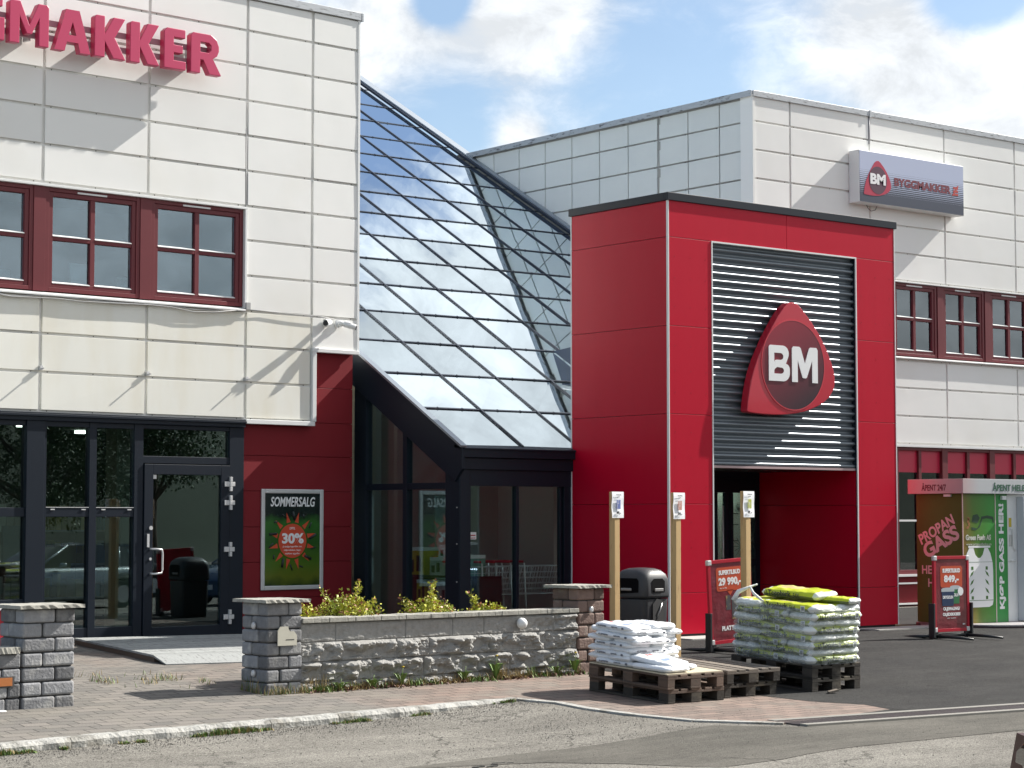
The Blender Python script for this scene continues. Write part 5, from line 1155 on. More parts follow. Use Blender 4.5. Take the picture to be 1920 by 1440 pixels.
# ------------------------------------------------------------------ bags
def bag_mesh(name, L_, W_, T_, seed, mats, matf, wr=.010, fin=.03, nx=30, ny=18):
    b = BM(); off = Vector((seed*7.3, seed*2.1, 0)); top = []; bot = []
    for i in range(nx+1):
        rt_, rb_ = [], []
        for j in range(ny+1):
            u = -1+2*i/nx; v = -1+2*j/ny
            prof = max(0, 1-abs(u)**10)**.5*max(0, 1-abs(v)**7)**.5
            sx_ = 1-.07*abs(v)**7-.02*math.sin(v*5+seed); sy_ = 1-.13*abs(u)**9
            x = u*(L_/2)*sx_; y = v*(W_/2)*sy_
            if abs(u) > .96: y += .008*math.sin(v*14+seed)
            p = Vector((x*9, y*9, 0))+off
            k = noise.noise(p)*wr*1.2+noise.noise(p*2.8)*wr*.7
            h = T_/2*prof
            zt = h+(k if prof > .05 else k*.3)*min(1, prof*2); zb = -h-noise.noise(p+Vector((0, 0, 9)))*wr*.5*prof
            fold = .006*noise.noise(Vector((u*3, v*3, seed)))*(1-prof)
            rt_.append(b.verts.new((x, y, zt+fold))); rb_.append(b.verts.new((x, y, zb+fold-.0015)))
        top.append(rt_); bot.append(rb_)
    for A, s in ((top, 1), (bot, -1)):
        for i in range(nx):
            for j in range(ny):
                q = (A[i][j], A[i+1][j], A[i+1][j+1], A[i][j+1]); f = b.faces.new(q if s > 0 else q[::-1]); f.smooth = True
                c = f.calc_center_median(); f.material_index = matf(c.x/(L_/2), c.y/(W_/2), s)
    def rim(seq):
        for (a, c), (d, e_) in zip(seq, seq[1:]):
            f = b.faces.new((a, d, e_, c)); f.smooth = True; cc = f.calc_center_median(); f.material_index = matf(cc.x/(L_/2), cc.y/(W_/2), 0)
    rim([(top[i][0], bot[i][0]) for i in range(nx+1)]); rim([(top[i][ny], bot[i][ny]) for i in range(nx+1)])
    rim([(top[0][j], bot[0][j]) for j in range(ny+1)]); rim([(top[nx][j], bot[nx][j]) for j in range(ny+1)])
    bmesh.ops.recalc_face_normals(b, faces=b.faces[:])
    me = bpy.data.meshes.new(name); b.to_mesh(me); b.free()
    for m in mats: me.materials.append(m)
    return me
M_wbag = mat('white_plastic_bag', (.74, .76, .78), .38, var=.04, vscale=5, bump=.5, bscale=26, bdist=.012, spec=.5)
M_bprint = mat('bag_print_blue', (.28, .36, .60), .45); M_rprint = mat('bag_print_red', (.50, .16, .16), .45); M_gprint = mat('bag_print_grey', (.12, .13, .16), .5)
def wf(u, v, s):
    if s == 1 and -.62 < u < -.42 and abs(v) < .3: return 2
    if s == 1 and .2 < u < .45 and -.4 < v < .2: return 1
    return 0
WB = [bag_mesh('white_bag', .56, .37, .062, s, [M_wbag, M_bprint, M_rprint, M_gprint], wf, wr=.010) for s in (1, 2, 3, 4)]
bagw = [text_bm('KLIPPEFIN', .13, .018, .002, .02, x0=-.19, z0=-.008), text_bm('GJØDSEL', .10, .018, .002, .02, x0=.02, z0=-.008)]
for b_ in bagw[1:]:
    me_ = bpy.data.meshes.new('x'); b_.to_mesh(me_); b_.free(); bagw[0].from_mesh(me_); bpy.data.meshes.remove(me_)
bx(bagw[0], .18, .21, -.002, 0, -.010, .012)
me_wt = bpy.data.meshes.new('lettering'); bagw[0].to_mesh(me_wt); bagw[0].free(); me_wt.materials.append(M_gprint)
def place_bag(name, mesh, parent_loc, lx, ly, lz, rot, label, cat, group, textme=None, W_=0, sides=(-1,), tr=(0, 0)):
    """bag on a tilted pallet: position in the pallet's own frame"""
    Mx = Matrix.Translation(parent_loc) @ Matrix.Rotation(R(1.5), 4, 'Z') @ Matrix.Rotation(TILT, 4, 'X') @ Matrix.Translation((lx, ly, lz)) @ Matrix.Rotation(R(rot), 4, 'Z') @ Matrix.Rotation(R(tr[0]), 4, 'X') @ Matrix.Rotation(R(tr[1]), 4, 'Y')
    o = bpy.data.objects.new(name, mesh); C.objects.link(o); o.matrix_world = Mx; o.location = Mx.translation; o.rotation_euler = Mx.to_euler(); tag(o, label, cat, group)
    if textme:
        for s in sides:
            c = bpy.data.objects.new('lettering', textme); C.objects.link(c); c.parent = o; c.location = (0, s*(W_/2+.009), 0)
            if s > 0: c.rotation_euler = (0, 0, math.pi)
    return o
base1 = Vector((PS[0][0]-.02, PS[0][1]-.01, g(PS[0][1])+.306)); rnd = random.Random(3)
ordn = ['bottom', 'second', 'third', 'fourth', 'fifth', 'sixth', 'seventh', 'eighth', 'ninth', 'top']
for L_ in range(9):
    z = .034+L_*.046
    if L_ % 2 == 0: spec = [(.19, .86, -90, 'left'), (.57, .87, 90, 'right')]
    else: spec = [(.29, .73, 0, 'front'), (.29, 1.06, 180, 'rear'), (.68, .88, 90, 'right')]
    for (x, y, r_, side) in spec:
        sc_ = 1.0
        nm = 'top' if L_ == 8 else ordn[L_]
        o = place_bag('white_bag', WB[rnd.randrange(4)], base1, x+rnd.uniform(-.026, .026), y+rnd.uniform(-.026, .026), z, r_+rnd.uniform(-5, 5), 'white plastic bag, %s layer of the tall white stack, %s one' % (nm, side), 'bag', 'white bags on the left pallet', me_wt, .355, sides=(-1,), tr=(rnd.uniform(-2, 2), rnd.uniform(-2, 2)))
        if side == 'right' and L_ % 2: o.scale = (1, .62, 1)
place_bag('white_bag', WB[0], base1, .19, .30, .036, -88, 'white bag lying flat on the plywood at the near left, bottom of the low pair', 'bag', 'white bags on the left pallet', None)
place_bag('white_bag', WB[2], base1, .24, .36, .095, -80, 'crumpled white bag with blue print on top of the low near pair', 'bag', 'white bags on the left pallet', None, tr=(3, 6))
place_bag('white_bag', WB[1], base1, .49, .36, .030, -60, 'half-empty white bag slumped at the near right of the low bags', 'bag', 'white bags on the left pallet', None).scale = (.7, .6, .7)
M_lime = mat('lime_bag', (.46, .52, .015), .35, var=.12, vscale=7, bump=.6, bscale=24, bdist=.012)
M_limed = mat('olive_bag_side', (.15, .18, .06), .4, var=.15, vscale=6, bump=.5, bscale=24, bdist=.012)
M_bwhite = mat('bark_bag_white', (.68, .70, .68), .35, var=.05, vscale=6, bump=.6, bscale=22, bdist=.014)
M_cream = mat('bark_print_cream', (.55, .45, .18), .45, var=.2, vscale=12)
def bf(u, v, s):
    if abs(u) > .84: return 2
    if s == 1 and abs(v) < .62: return 3 if -.7 < u < .1 and v > -.2 else 0
    if s == 1: return 0
    return 1
BB = [bag_mesh('bark_bag', .83, .425, .098, s, [M_lime, M_limed, M_bwhite, M_cream], bf, wr=.012) for s in (5, 6, 7)]
bt = text_bm('Toppbark', .32, .078, .003, .03, x0=-.27, z0=-.036); bt2 = text_bm('50L', .10, .052, .003, -.0, x0=.08, z0=-.026)
me_ = bpy.data.meshes.new('x'); bt2.to_mesh(me_); bt2.free(); bt.from_mesh(me_)
for a_, h_ in ((-.33, .05), (-.315, .02), (-.30, .06), (-.285, .03)): bx(bt, a_, a_+.010, -.002, 0, -.026, -.026+h_)
me_bt = bpy.data.meshes.new('lettering'); bt.to_mesh(me_bt); bt.free(); me_bt.materials.append(mat('bag_print_black', (.02, .03, .015), .5))
bc = BM(); bx(bc, 0, .06, -.002, 0, -.03, .03, 0)
for k in range(7): bx(bc, .012+k*.006, .015+k*.006, -.003, -.002, -.02, .02, 1)
base3 = Vector((PS[2][0]-.01, PS[2][1]-.01, g(PS[2][1])+.296))
me_bc = bpy.data.meshes.new('barcode'); bc.to_mesh(me_bc); bc.free(); me_bc.materials.append(M_bwhite); me_bc.materials.append(M_black)
for L_ in range(8):
    z = .046+L_*.078; nm = (ordn[:7]+['top'])[L_]
    if L_ % 2 == 0: spec = [(.215, .80, -90, 'left'), (.60, .80, -90, 'right'), (.41, .20, 0, 'near')]
    else: spec = [(.215, .42, -90, 'left'), (.60, .42, -90, 'right'), (.41, 1.02, 0, 'far')]
    for (x, y, r_, side) in spec:
        o = place_bag('bark_bag', BB[rnd.randrange(3)], base3, x+rnd.uniform(-.008, .008), y+rnd.uniform(-.01, .01), z, r_+rnd.uniform(-1, 1), 'bark bag in the wrapped load, %s layer, %s one' % (nm, side), 'bag', 'wrapped bark bags', me_bt, .425, sides=(-1,), tr=(rnd.uniform(-1, 1), rnd.uniform(-1, 1)))
        c = bpy.data.objects.new('barcode', me_bc); C.objects.link(c); c.parent = o; c.location = (.24, -.2155, 0)
o = place_bag('bark_bag', BB[0], base3, .50, .66, .715, -86, 'lime green bark bag lying loose on top of the wrapped load', 'bag', 'wrapped bark bags', me_bt, .425, tr=(4, 0))
o = place_bag('bark_bag', BB[1], base3, .62, .20, .675, -75, 'pale crumpled bark bag at the near right on top of the load', 'bag', 'wrapped bark bags'); o.scale = (.55, .7, .7)
# stretch film round the bark bags
fm_ = bpy.data.materials.new('stretch_film'); fm_.use_nodes = True; t = fm_.node_tree; t.nodes.clear()
tcn = N(t, 'ShaderNodeTexCoord'); mp = N(t, 'ShaderNodeMapping'); mp.inputs['Scale'].default_value = (1, 1, 3.2); t.links.new(tcn.outputs['Object'], mp.inputs[0])
nb = N(t, 'ShaderNodeTexNoise'); nb.inputs['Scale'].default_value = 7; nb.inputs['Detail'].default_value = 6; nb.inputs['Distortion'].default_value = 1.5; t.links.new(mp.outputs[0], nb.inputs[0])
bp = N(t, 'ShaderNodeBump'); bp.inputs['Strength'].default_value = .8; bp.inputs['Distance'].default_value = .02; t.links.new(nb.outputs[0], bp.inputs['Height'])
tr = N(t, 'ShaderNodeBsdfTransparent'); tr.inputs[0].default_value = (.95, .97, .97, 1); pb = N(t, 'ShaderNodeBsdfPrincipled'); pb.inputs['Base Color'].default_value = (.62, .66, .66, 1); pb.inputs['Roughness'].default_value = .22; t.links.new(bp.outputs[0], pb.inputs['Normal'])
mr_ = N(t, 'ShaderNodeMapRange'); t.links.new(nb.outputs[0], mr_.inputs[0]); mr_.inputs[1].default_value = .35; mr_.inputs[2].default_value = .7; mr_.inputs[3].default_value = .10; mr_.inputs[4].default_value = .50
ms = N(t, 'ShaderNodeMixShader'); t.links.new(mr_.outputs[0], ms.inputs[0]); t.links.new(tr.outputs[0], ms.inputs[1]); t.links.new(pb.outputs[0], ms.inputs[2]); o_ = N(t, 'ShaderNodeOutputMaterial'); t.links.new(ms.outputs[0], o_.inputs[0])
b = BM(); rings = []; nr = 34; H_ = .625
for k in range(nr+1):
    z = H_*k/nr; rr = []
    inset = 0 if k < nr-3 else (k-nr+3)*.022
    for q in range(96):
        a = q/96*2*math.pi; ca, sa = math.cos(a), math.sin(a); ex = .42; 
        x = .41+(.445-inset)*abs(ca)**ex*(1 if ca > 0 else -1); y = .62+(.655-inset)*abs(sa)**ex*(1 if sa > 0 else -1)
        bul = .014*math.cos((z-.046)/.078*2*math.pi)+.012*noise.noise(Vector((x*5, y*5, z*16)))
        nx_, ny_ = x-.41, y-.62; l_ = math.hypot(nx_, ny_); rr.append(b.verts.new((x+nx_/l_*bul, y+ny_/l_*bul, z)))
    rings.append(rr)
for r0, r1 in zip(rings, rings[1:]):
    for q in range(96): f = b.faces.new((r0[q], r0[(q+1) % 96], r1[(q+1) % 96], r1[q])); f.smooth = True
Mx = Matrix.Translation(base3) @ Matrix.Rotation(R(1.5), 4, 'Z') @ Matrix.Rotation(TILT, 4, 'X')
fo = obj('stretch_film', b, fm_, None, loc=Mx.translation, rot=Mx.to_euler()); tag(fo, 'clear crinkled stretch film wrapped round the load of bark bags', 'film')
b = BM(); tube(b, [(.0, .75, .63), (.06, .95, .70), (.14, 1.08, .76), (.20, 1.02, .79)], [.012, .016, .014, .01], 6); tube(b, [(.0, 1.20, .60), (.04, 1.16, .70), (.14, 1.05, .77)], [.03, .03, .012], 6); obj('twisted_film', b, M_bwhite, fo)
b = BM(); prism(b, [(0, 0), (.13, -.02), (.15, .05), (.02, .05)], 0, .02, plane='xy'); tag(obj('wood_scrap', b, M_palt, None, loc=(-2.98, -5.70, g(-5.7)+.01), rot=(0, R(-8), 0)), 'small wood splinter on the asphalt by the bark pallet', 'scrap')
# ------------------------------------------------------------------ price posts
M_pine = mat('fresh_pine', (.52, .35, .16), .65, var=.18, vscale=3, vstretch=(10, 10, 1), col2=(.26, .13, .05), c2scale=5, c2lo=.6, c2hi=.72)
def post(x, y, h, label, price, col, rot, yaw=4):
    t_ = thing('price_post', label, 'post', (x, y, g(y)), (R(rot), 0, R(5)), 'wooden posts with price sheets')
    b = BM(); bx(b, -.046, .046, -.046, .046, 0, h); obj('post', b, M_pine, t_, bevel=.005)
    b = BM(); n = 8; w, hh = .225, .325; pr = None
    for i in range(n+1):
        z = h+.0-hh*i/n; yy = -.052-.0025*math.sin(i*1.1); q = (b.verts.new((-w/2+.004*math.sin(i), yy, z)), b.verts.new((w/2, yy-.004, z)), b.verts.new((w/2, yy+.0, z)), b.verts.new((-w/2, yy+.004, z)))
        if pr: b.faces.new((pr[0], pr[1], q[1], q[0]))
        pr = q
    me_o = obj('price_sheet', b, mat('paper', (.86, .87, .90), .3), t_)
    md = me_o.modifiers.new('solid', 'SOLIDIFY'); md.thickness = .0015
    b = BM(); bx(b, -.035, .035, -.070, -.067, h-.215, h-.10); obj('product_picture', b, mat('pic_'+price, col, .5, col2=(col[0]*.4+.3, col[1]*.4+.3, col[2]*.4+.3), c2scale=22), me_o)
    letters(me_o, M_black, [(price, .085, .042, .002, .05, dict(x0=0, z0=h-.285, y0=-.068, center=True)), ('TILBUD', .10, .012, .002, .03, dict(x0=0, z0=h-.045, y0=-.068, center=True)), ('sekk', .05, .010, .002, .0, dict(x0=0, z0=h-.068, y0=-.068, center=True))])
    me_o.rotation_euler = (0, 0, R(yaw))
    return t_
post(-2.49, -1.67, 2.00, 'wooden post with a white price sheet, left one, beside the litter bin', '49,-', (.10, .14, .35), 0)
post(-2.03, -2.28, 2.02, 'wooden post with a reddish product sheet, in front of the portal corner', '59,-', (.45, .22, .18), .3)
post(-1.15, -2.62, 2.06, 'wooden post with a lime product sheet, right one, behind the bark bags', '49 ,-', (.35, .38, .05), 0)
# ------------------------------------------------------------------ litter bin
bn = thing('litter_bin', 'black plastic litter bin with rounded hood and ashtray, left of the portal corner', 'bin', (-1.45, -1.02, 0), R(8))
def rrect(w, d, r_, n=5):
    out = []
    for cx_, cy_, a0 in ((w/2-r_, d/2-r_, 0), (-w/2+r_, d/2-r_, 90), (-w/2+r_, -d/2+r_, 180), (w/2-r_, -d/2+r_, 270)):
        for i in range(n+1): a = R(a0+90*i/n); out.append((cx_+r_*math.cos(a), cy_+r_*math.sin(a)))
    return out
def loft(b, secs, mi=0):
    prev = None
    for (z, w, d, r_) in secs:
        ring = [b.verts.new((x, y, z)) for x, y in rrect(w, d, r_)]
        if prev:
            n = len(ring)
            for i in range(n): f = b.faces.new((prev[i], prev[(i+1) % n], ring[(i+1) % n], ring[i])); f.smooth = True; f.material_index = mi
        else: b.faces.new(list(reversed(ring)))
        prev = ring
    b.faces.new(prev)
M_hole = mat('dark_hole', (.003, .003, .004), .9, spec=.1)
M_bin = mat('bin_plastic', (.030, .033, .038), .5, var=.15, vscale=8, bump=.1, bscale=90)
b = BM(); loft(b, [(0, .44, .46, .05), (.02, .46, .48, .06), (.60, .50, .52, .07), (.615, .50, .52, .07)]); obj('bin_body', b, M_bin, bn)
b = BM(); loft(b, [(.625, .53, .55, .08), (.66, .54, .56, .08), (.86, .53, .55, .09), (.93, .50, .52, .12), (.98, .42, .44, .14), (1.005, .28, .30, .10), (1.012, .10, .10, .04)]); hd_ = obj('hood', b, M_bin, bn)
b = BM(); prism(b, [(-.17, .70), (.15, .68), (.17, .72), (.17, .84), (.14, .88), (-.14, .88), (-.17, .85)], -.275, -.235, plane='yz'); obj('opening', b, M_hole, hd_)
b = BM(); prism(b, [(-.13, .70), (.13, .70), (.13, .84), (.08, .875), (-.08, .875), (-.13, .84)], -.283, -.245, plane='xz'); obj('opening', b, M_hole, hd_)
b = BM(); bx(b, -.08, .09, -.295, -.26, .71, .75); obj('ashtray', b, mat('worn_steel', (.30, .30, .30), .4, metal=.6), hd_, bevel=.006)
b = BM(); bx(b, -.285, -.26, -.06, .12, .72, .755); obj('ashtray', b, mat('worn_steel', (.3, .3, .3), .4), hd_, bevel=.01)
b = BM(); prism(b, [(-.10, .28), (.12, .25), (.12, .58), (-.02, .62), (-.10, .55)], -.272, -.262, plane='xz'); tube(b, [(.08, -.275, .56), (.02, -.285, .46), (-.02, -.275, .36)], .008, 6, mi=1); obj('side_slot', b, [M_intdark, M_alu], bn)
# ------------------------------------------------------------------ pavement signs
M_sred = mat('sign_frame_red', (.42, .012, .03), .3)
M_sposter = mat('dark_red_poster', (.17, .018, .028), .25, var=.25, vscale=4, bump=.5, bscale=9, bdist=.02, coat=.5)
def swing_sign(label, x, y, rot, roll, big, paint):
    t_ = thing('pavement_sign', label, 'sign', (x, y, g(y)), R(rot), 'red swing signs on rubber feet')
    w, h, z0 = .76, 1.06, .10
    pn = BM(); grid_frame(pn, 0, w, z0, z0+h, .045, -.02, .02); bx(pn, .04, w-.04, -.002, .004, z0+.04, z0+h-.04); P_ = obj('sign_panel', pn, M_sred, t_, bevel=.008, rot=(0, R(roll), 0))
    for cx_ in (0, w-.06):
        for cz_ in (z0, z0+h-.06): b = BM(); bx(b, cx_-.004, cx_+.064, -.026, .026, cz_-.004, cz_+.064); obj('corner_cap', b, M_alu, P_, bevel=.01)
    b = BM(); bx(b, .048, w-.048, -.010, -.004, z0+.048, z0+h-.048); ps_ = obj('poster', b, M_sposter, P_)
    b = BM(); zz = z0+(.66 if big else .62); pts = rrect(.47, .30, .035, 4); prism(b, [(w/2+a, zz+.15+c) for a, c in pts], -.0125, -.0105); 
    if big: prism(b, [(w/2-.06, zz+.01), (w/2+.06, zz+.01), (w/2, zz-.06)], -.0125, -.0106)
    obj('price_bubble', b, mat('bubble_orange', (.50, .07, .025), .35), ps_)
    cx2 = w/2; L2 = [('SUPERTILBUD', .38, .06, .002, .05, dict(x0=cx2, z0=zz+.205, y0=-.0128, center=True)), ('29 990,-' if big else '849,-', .40 if big else .32, .115, .002, .05, dict(x0=cx2, z0=zz+.055, y0=-.0128, center=True))]
    if big: L2 += [('PLATTING', .34, .06, .002, .05, dict(x0=cx2, z0=z0+.16, y0=-.0105, center=True)), ('Før 34 990', .12, .015, .002, 0, dict(x0=cx2-.12, z0=zz+.03, y0=-.0128, center=True))]
    else: L2 += [('OLJEMALING/', .36, .06, .002, .04, dict(x0=cx2, z0=z0+.285, y0=-.0105, center=True)), ('OLJEDEKKBEIS', .38, .055, .002, .04, dict(x0=cx2, z0=z0+.21, y0=-.0105, center=True)), ('per spann', .18, .012, .002, 0, dict(x0=cx2, z0=z0+.18, y0=-.0105, center=True)), ('BM', .05, .02, .002, .04, dict(x0=w-.14, z0=z0+.09, y0=-.0105))]
    letters(ps_, M_pw, L2)
    if paint:
        for (cx_, c_, w_, dz, nm_) in ((.46, (.03, .16, .06), .22, .03, 'GOLIN'), (.30, (.015, .035, .09), .28, 0, 'DRYGOLIN')):
            yb = -.0106 if cx_ > .4 else -.0135
            b = BM(); z1 = z0+.36+dz; prism(b, [(cx_-w_/2+.02, z1), (cx_+w_/2-.02, z1), (cx_+w_/2-.005, z1+.20), (cx_-w_/2+.005, z1+.20)], yb-.0015, yb); pb_ = obj('paint_bucket_print', b, mat('bucket_%d' % int(cx_*100), c_, .35), ps_)
            b = BM(); prism(b, [(cx_-w_/2, z1+.20), (cx_+w_/2, z1+.20), (cx_+w_/2, z1+.235)]+[(cx_+w_/2*math.cos(R(a)), z1+.235+.022*math.sin(R(a))) for a in range(20, 180, 20)]+[(cx_-w_/2, z1+.235)], yb-.002, yb); obj('bucket_rim', b, mat('rim_grey', (.42, .46, .48), .4), pb_)
            obj('lettering', text_bm(nm_, w_*.78, .045, .001, .04, x0=cx_, z0=z1+.10, y0=yb-.0018, center=True), M_pw, pb_)
        b = BM(); prism(b, [(.575+.06*math.cos(a*math.pi/10), z0+.56+.06*math.sin(a*math.pi/10)) for a in range(20)], -.0155, -.0125); bb_ = obj('badge_print', b, M_pw, ps_)
    else:
        b = BM(); bx(b, .30, .38, -.0125, -.0105, z0+.42, z0+.60); bx(b, .40, .60, -.0125, -.0105, z0+.30, z0+.58); obj('product_print', b, mat('product_grey', (.05, .05, .055), .5, col2=(.45, .30, .08), c2scale=9), ps_)
    b = BM()
    for x0 in (-.045, w+.012): bx(b, x0, x0+.033, -.05, .05, .02, .50)
    bx(b, -.045, w+.045, -.012, .012, .04, .065); bx(b, .03, .09, -.015, .015, .0, .10); bx(b, w-.09, w-.03, -.015, .015, .0, .10); obj('stand', b, M_black, t_, bevel=.004)
    for x0 in (.06, w-.06):
        b = BM()
        for s in (-1, 1):
            tube(b, [(x0, 0, .045), (x0-.10*s, s*.30, .035), (x0-.17*s, s*.52, .015)], [.024, .022, .014], 8)
        obj('foot', b, M_black, t_)
    return t_
swing_sign('red swing sign with an orange price bubble reading 29 990, behind the right wooden post', -1.28, -2.12, 0, -3.2, True, False)
swing_sign('red swing sign with paint buckets and price 849, in front of the green gas cabinet', 3.17, -1.98, 0, 0, False, True)
# ------------------------------------------------------------------ gas cabinet
KX, KY = 5.47, -.64
gk = thing('gas_cabinet', 'green and brown propane bottle cabinet with a silver top band tinted by painted red bounce', 'kiosk', (KX, KY, 0))
b = BM(); bx(b, .004, 1.30, .004, .90, .08, 2.03); bx(b, .04, 1.05, .04, .88, 0, .08); obj('cabinet_body', b, mat('cabinet_grey', (.45, .45, .45), .5), gk)
b = BM(); bx(b, -.002, .0035, 0, .90, .06, 2.03); obj('side_panel', b, mat('olive_brown_panel', (.095, .115, .030), .7, spec=.15, var=.04), gk)
kmf = bpy.data.materials.new('green_gradient_print'); kmf.use_nodes = True; t = kmf.node_tree; p = t.nodes['Principled BSDF']; p.inputs['Roughness'].default_value = .35
tcn = N(t, 'ShaderNodeTexCoord'); sx = N(t, 'ShaderNodeSeparateXYZ'); t.links.new(tcn.outputs['Object'], sx.inputs[0])
cr = N(t, 'ShaderNodeValToRGB'); t.links.new(math_n(t, 'ADD', sx.outputs['X'], math_n(t, 'MULTIPLY', math_n(t, 'SUBTRACT', sx.outputs['Z'], 1.0), .12)), cr.inputs[0]); e = cr.color_ramp.elements; e[0].position = 0; e[0].color = (.22, .10, .012, 1); e[1].position = .75; e[1].color = (.03, .24, .03, 1)
k = e.new(.35); k.color = (.07, .17, .015, 1)
t.links.new(cr.outputs[0], p.inputs['Base Color'])
b = BM(); bx(b, .0, .765, -.004, .0035, .06, 2.03); obj('front_panel', b, kmf, gk)
b = BM(); bx(b, .785, 1.06, -.006, .0035, .06, 2.03); obj('front_panel', b, mat('bright_green_panel', (.02, .24, .045), .35), gk)
b = BM(); bx(b, -.006, .006, -.008, .004, .06, 2.03); bx(b, .767, .783, -.008, .003, .06, 2.03); bx(b, 0, 1.3, -.02, .0, .03, .058); obj('edge_trim', b, mat('pink_white_trim', (.70, .55, .52), .4), gk)
kf = bpy.data.materials.new('band_bounce_tint'); kf.use_nodes = True; t = kf.node_tree; p = t.nodes['Principled BSDF']; p.inputs['Roughness'].default_value = .7; p.inputs['Specular IOR Level'].default_value = .2
tcn = N(t, 'ShaderNodeTexCoord'); sx = N(t, 'ShaderNodeSeparateXYZ'); t.links.new(tcn.outputs['Object'], sx.inputs[0])
cr = N(t, 'ShaderNodeValToRGB'); t.links.new(math_n(t, 'SUBTRACT', sx.outputs['X'], math_n(t, 'MULTIPLY', sx.outputs['Y'], .5)), cr.inputs[0]); e = cr.color_ramp.elements; e[0].position = .0; e[0].color = (.48, .36, .36, 1); e[1].position = .35; e[1].color = (.45, .46, .47, 1)  # silver band, its pink end carries the portal's red bounce as colour
t.links.new(cr.outputs[0], p.inputs['Base Color'])
b = BM(); bx(b, -.085, 2.4, -.085, 1.0, 2.032, 2.255); fb = obj('top_band', b, kf, gk, bevel=.004)
tb = text_bm('ÅPENT HELE DØGNET', 1.42, .13, .003, .02, x0=.62, z0=2.075, y0=-.087); obj('lettering', tb, mat('print_dark_green', (.02, .10, .05), .5), gk)
def side_text(s, w, h, y_far, z0, m, bold=.04, rotz=0, x=-.003):
    """lettering on the left face; starts at the far end and reads towards the front corner"""
    tb = text_bm(s, w, h, .002, bold, ang=R(rotz)); o = obj('lettering', tb, m, gk, rot=(0, 0, R(-90)), loc=(x, y_far, z0)); return o
M_bounce = mat('print_white_bounce', (.70, .45, .45), .45)  # white lettering with red bounce from the portal put into its colour
side_text('ÅPENT 24/7', .48, .125, .72, 2.075, mat('print_maroon', (.10, .02, .03), .5), .02, x=-.087)
side_text('PROPAN', .74, .17, .80, 1.24, M_bounce, .03, 27); side_text('GASS', .74, .24, .70, 1.02, M_bounce, .04, 27)
side_text('HELE', .36, .13, .80, .80, M_bounce, .02); side_text('HER', .28, .13, .68, .60, M_bounce, .02)
tb = text_bm('KJØP GASS HER!', 1.62, .155, .003, .04, ang=R(90)); obj('lettering', tb, M_pw, gk, loc=(1.0, -.008, .26))
letters(gk, mat('print_pale', (.55, .55, .48), .5), [('Green Fuels AS', .60, .085, .002, .04, dict(x0=.06, z0=1.32, y0=-.006)), ('www.propanflaske.no', .60, .05, .002, 0, dict(x0=.07, z0=1.23, y0=-.006))])
b = BM()   # fuel nozzle with leaves
prism(b, [(.20, 1.52), (.34, 1.50), (.40, 1.56), (.44, 1.68), (.58, 1.70), (.72, 1.68), (.74, 1.60), (.72, 1.58), (.70, 1.64), (.56, 1.655), (.46, 1.64), (.40, 1.52), (.30, 1.47), (.21, 1.48)], -.007, -.0045)
prism(b, [(.21, 1.60), (.34, 1.58), (.40, 1.66), (.34, 1.72), (.24, 1.70)], -.0072, -.0045); obj('nozzle_print', b, mat('print_deep_green', (.012, .05, .02), .5), gk)
b = BM()
for cx_, cz_, a in ((.10, 1.58, 60), (.15, 1.52, 100), (.07, 1.50, 20), (.17, 1.62, 140)):
    a = R(a); prism(b, [(cx_, cz_), (cx_+.05*math.cos(a-.5), cz_+.05*math.sin(a-.5)), (cx_+.09*math.cos(a), cz_+.09*math.sin(a)), (cx_+.05*math.cos(a+.5), cz_+.05*math.sin(a+.5))], -.007, -.0045)
obj('leaf_print', b, mat('print_rust', (.30, .12, .04), .5), gk)
# white gas bottle print
b = BM(); prism(b, [(.16, .30), (.60, .30), (.68, .33), (.70, .40), (.70, .86), (.69, .98), (.64, 1.12), (.58, 1.20), (.50, 1.20), (.46, 1.10), (.40, 1.05), (.34, 1.05), (.28, 1.10), (.24, 1.20), (.14, 1.20), (.08, 1.12), (.05, .98), (.05, .40), (.08, .33)], -.008, -.0045); bx(b, .12, .64, -.008, -.0045, 1.205, 1.235)
bo_ = obj('bottle_print', b, M_pw, gk)
b = BM()
for r_ in range(3):
    for s in (-1, 1):
        for k, cx_ in enumerate((.14, .30)):
            xc = .375+s*(.30-cx_+.02); zc = .55+r_*.13; a = R(45 if s < 0 else 135)
            if k == 0: prism(b, [(xc-.07*math.cos(a), zc-.07*math.sin(a)), (xc-.02*math.sin(a), zc+.02*math.cos(a)), (xc+.07*math.cos(a), zc+.07*math.sin(a)), (xc+.02*math.sin(a), zc-.02*math.cos(a))], -.0095, -.0082)
bx(b, .05, .70, -.0095, -.0082, .40, .408); bx(b, .05, .70, -.0095, -.0082, .985, .990)
for xa in (.18, .52): bx(b, xa, xa+.05, -.0095, -.0082, .42, .47); bx(b, xa, xa+.05, -.0095, -.0082, .87, .92)
obj('bottle_pattern', b, mat('pattern_green', (.05, .15, .02), .5), bo_)
b = BM(); bx(b, .90, 1.0, -.05, 0, 1.94, 2.0); bx(b, -.03, 0, .2, .34, 1.985, 2.02); obj('latch', b, M_white, gk)
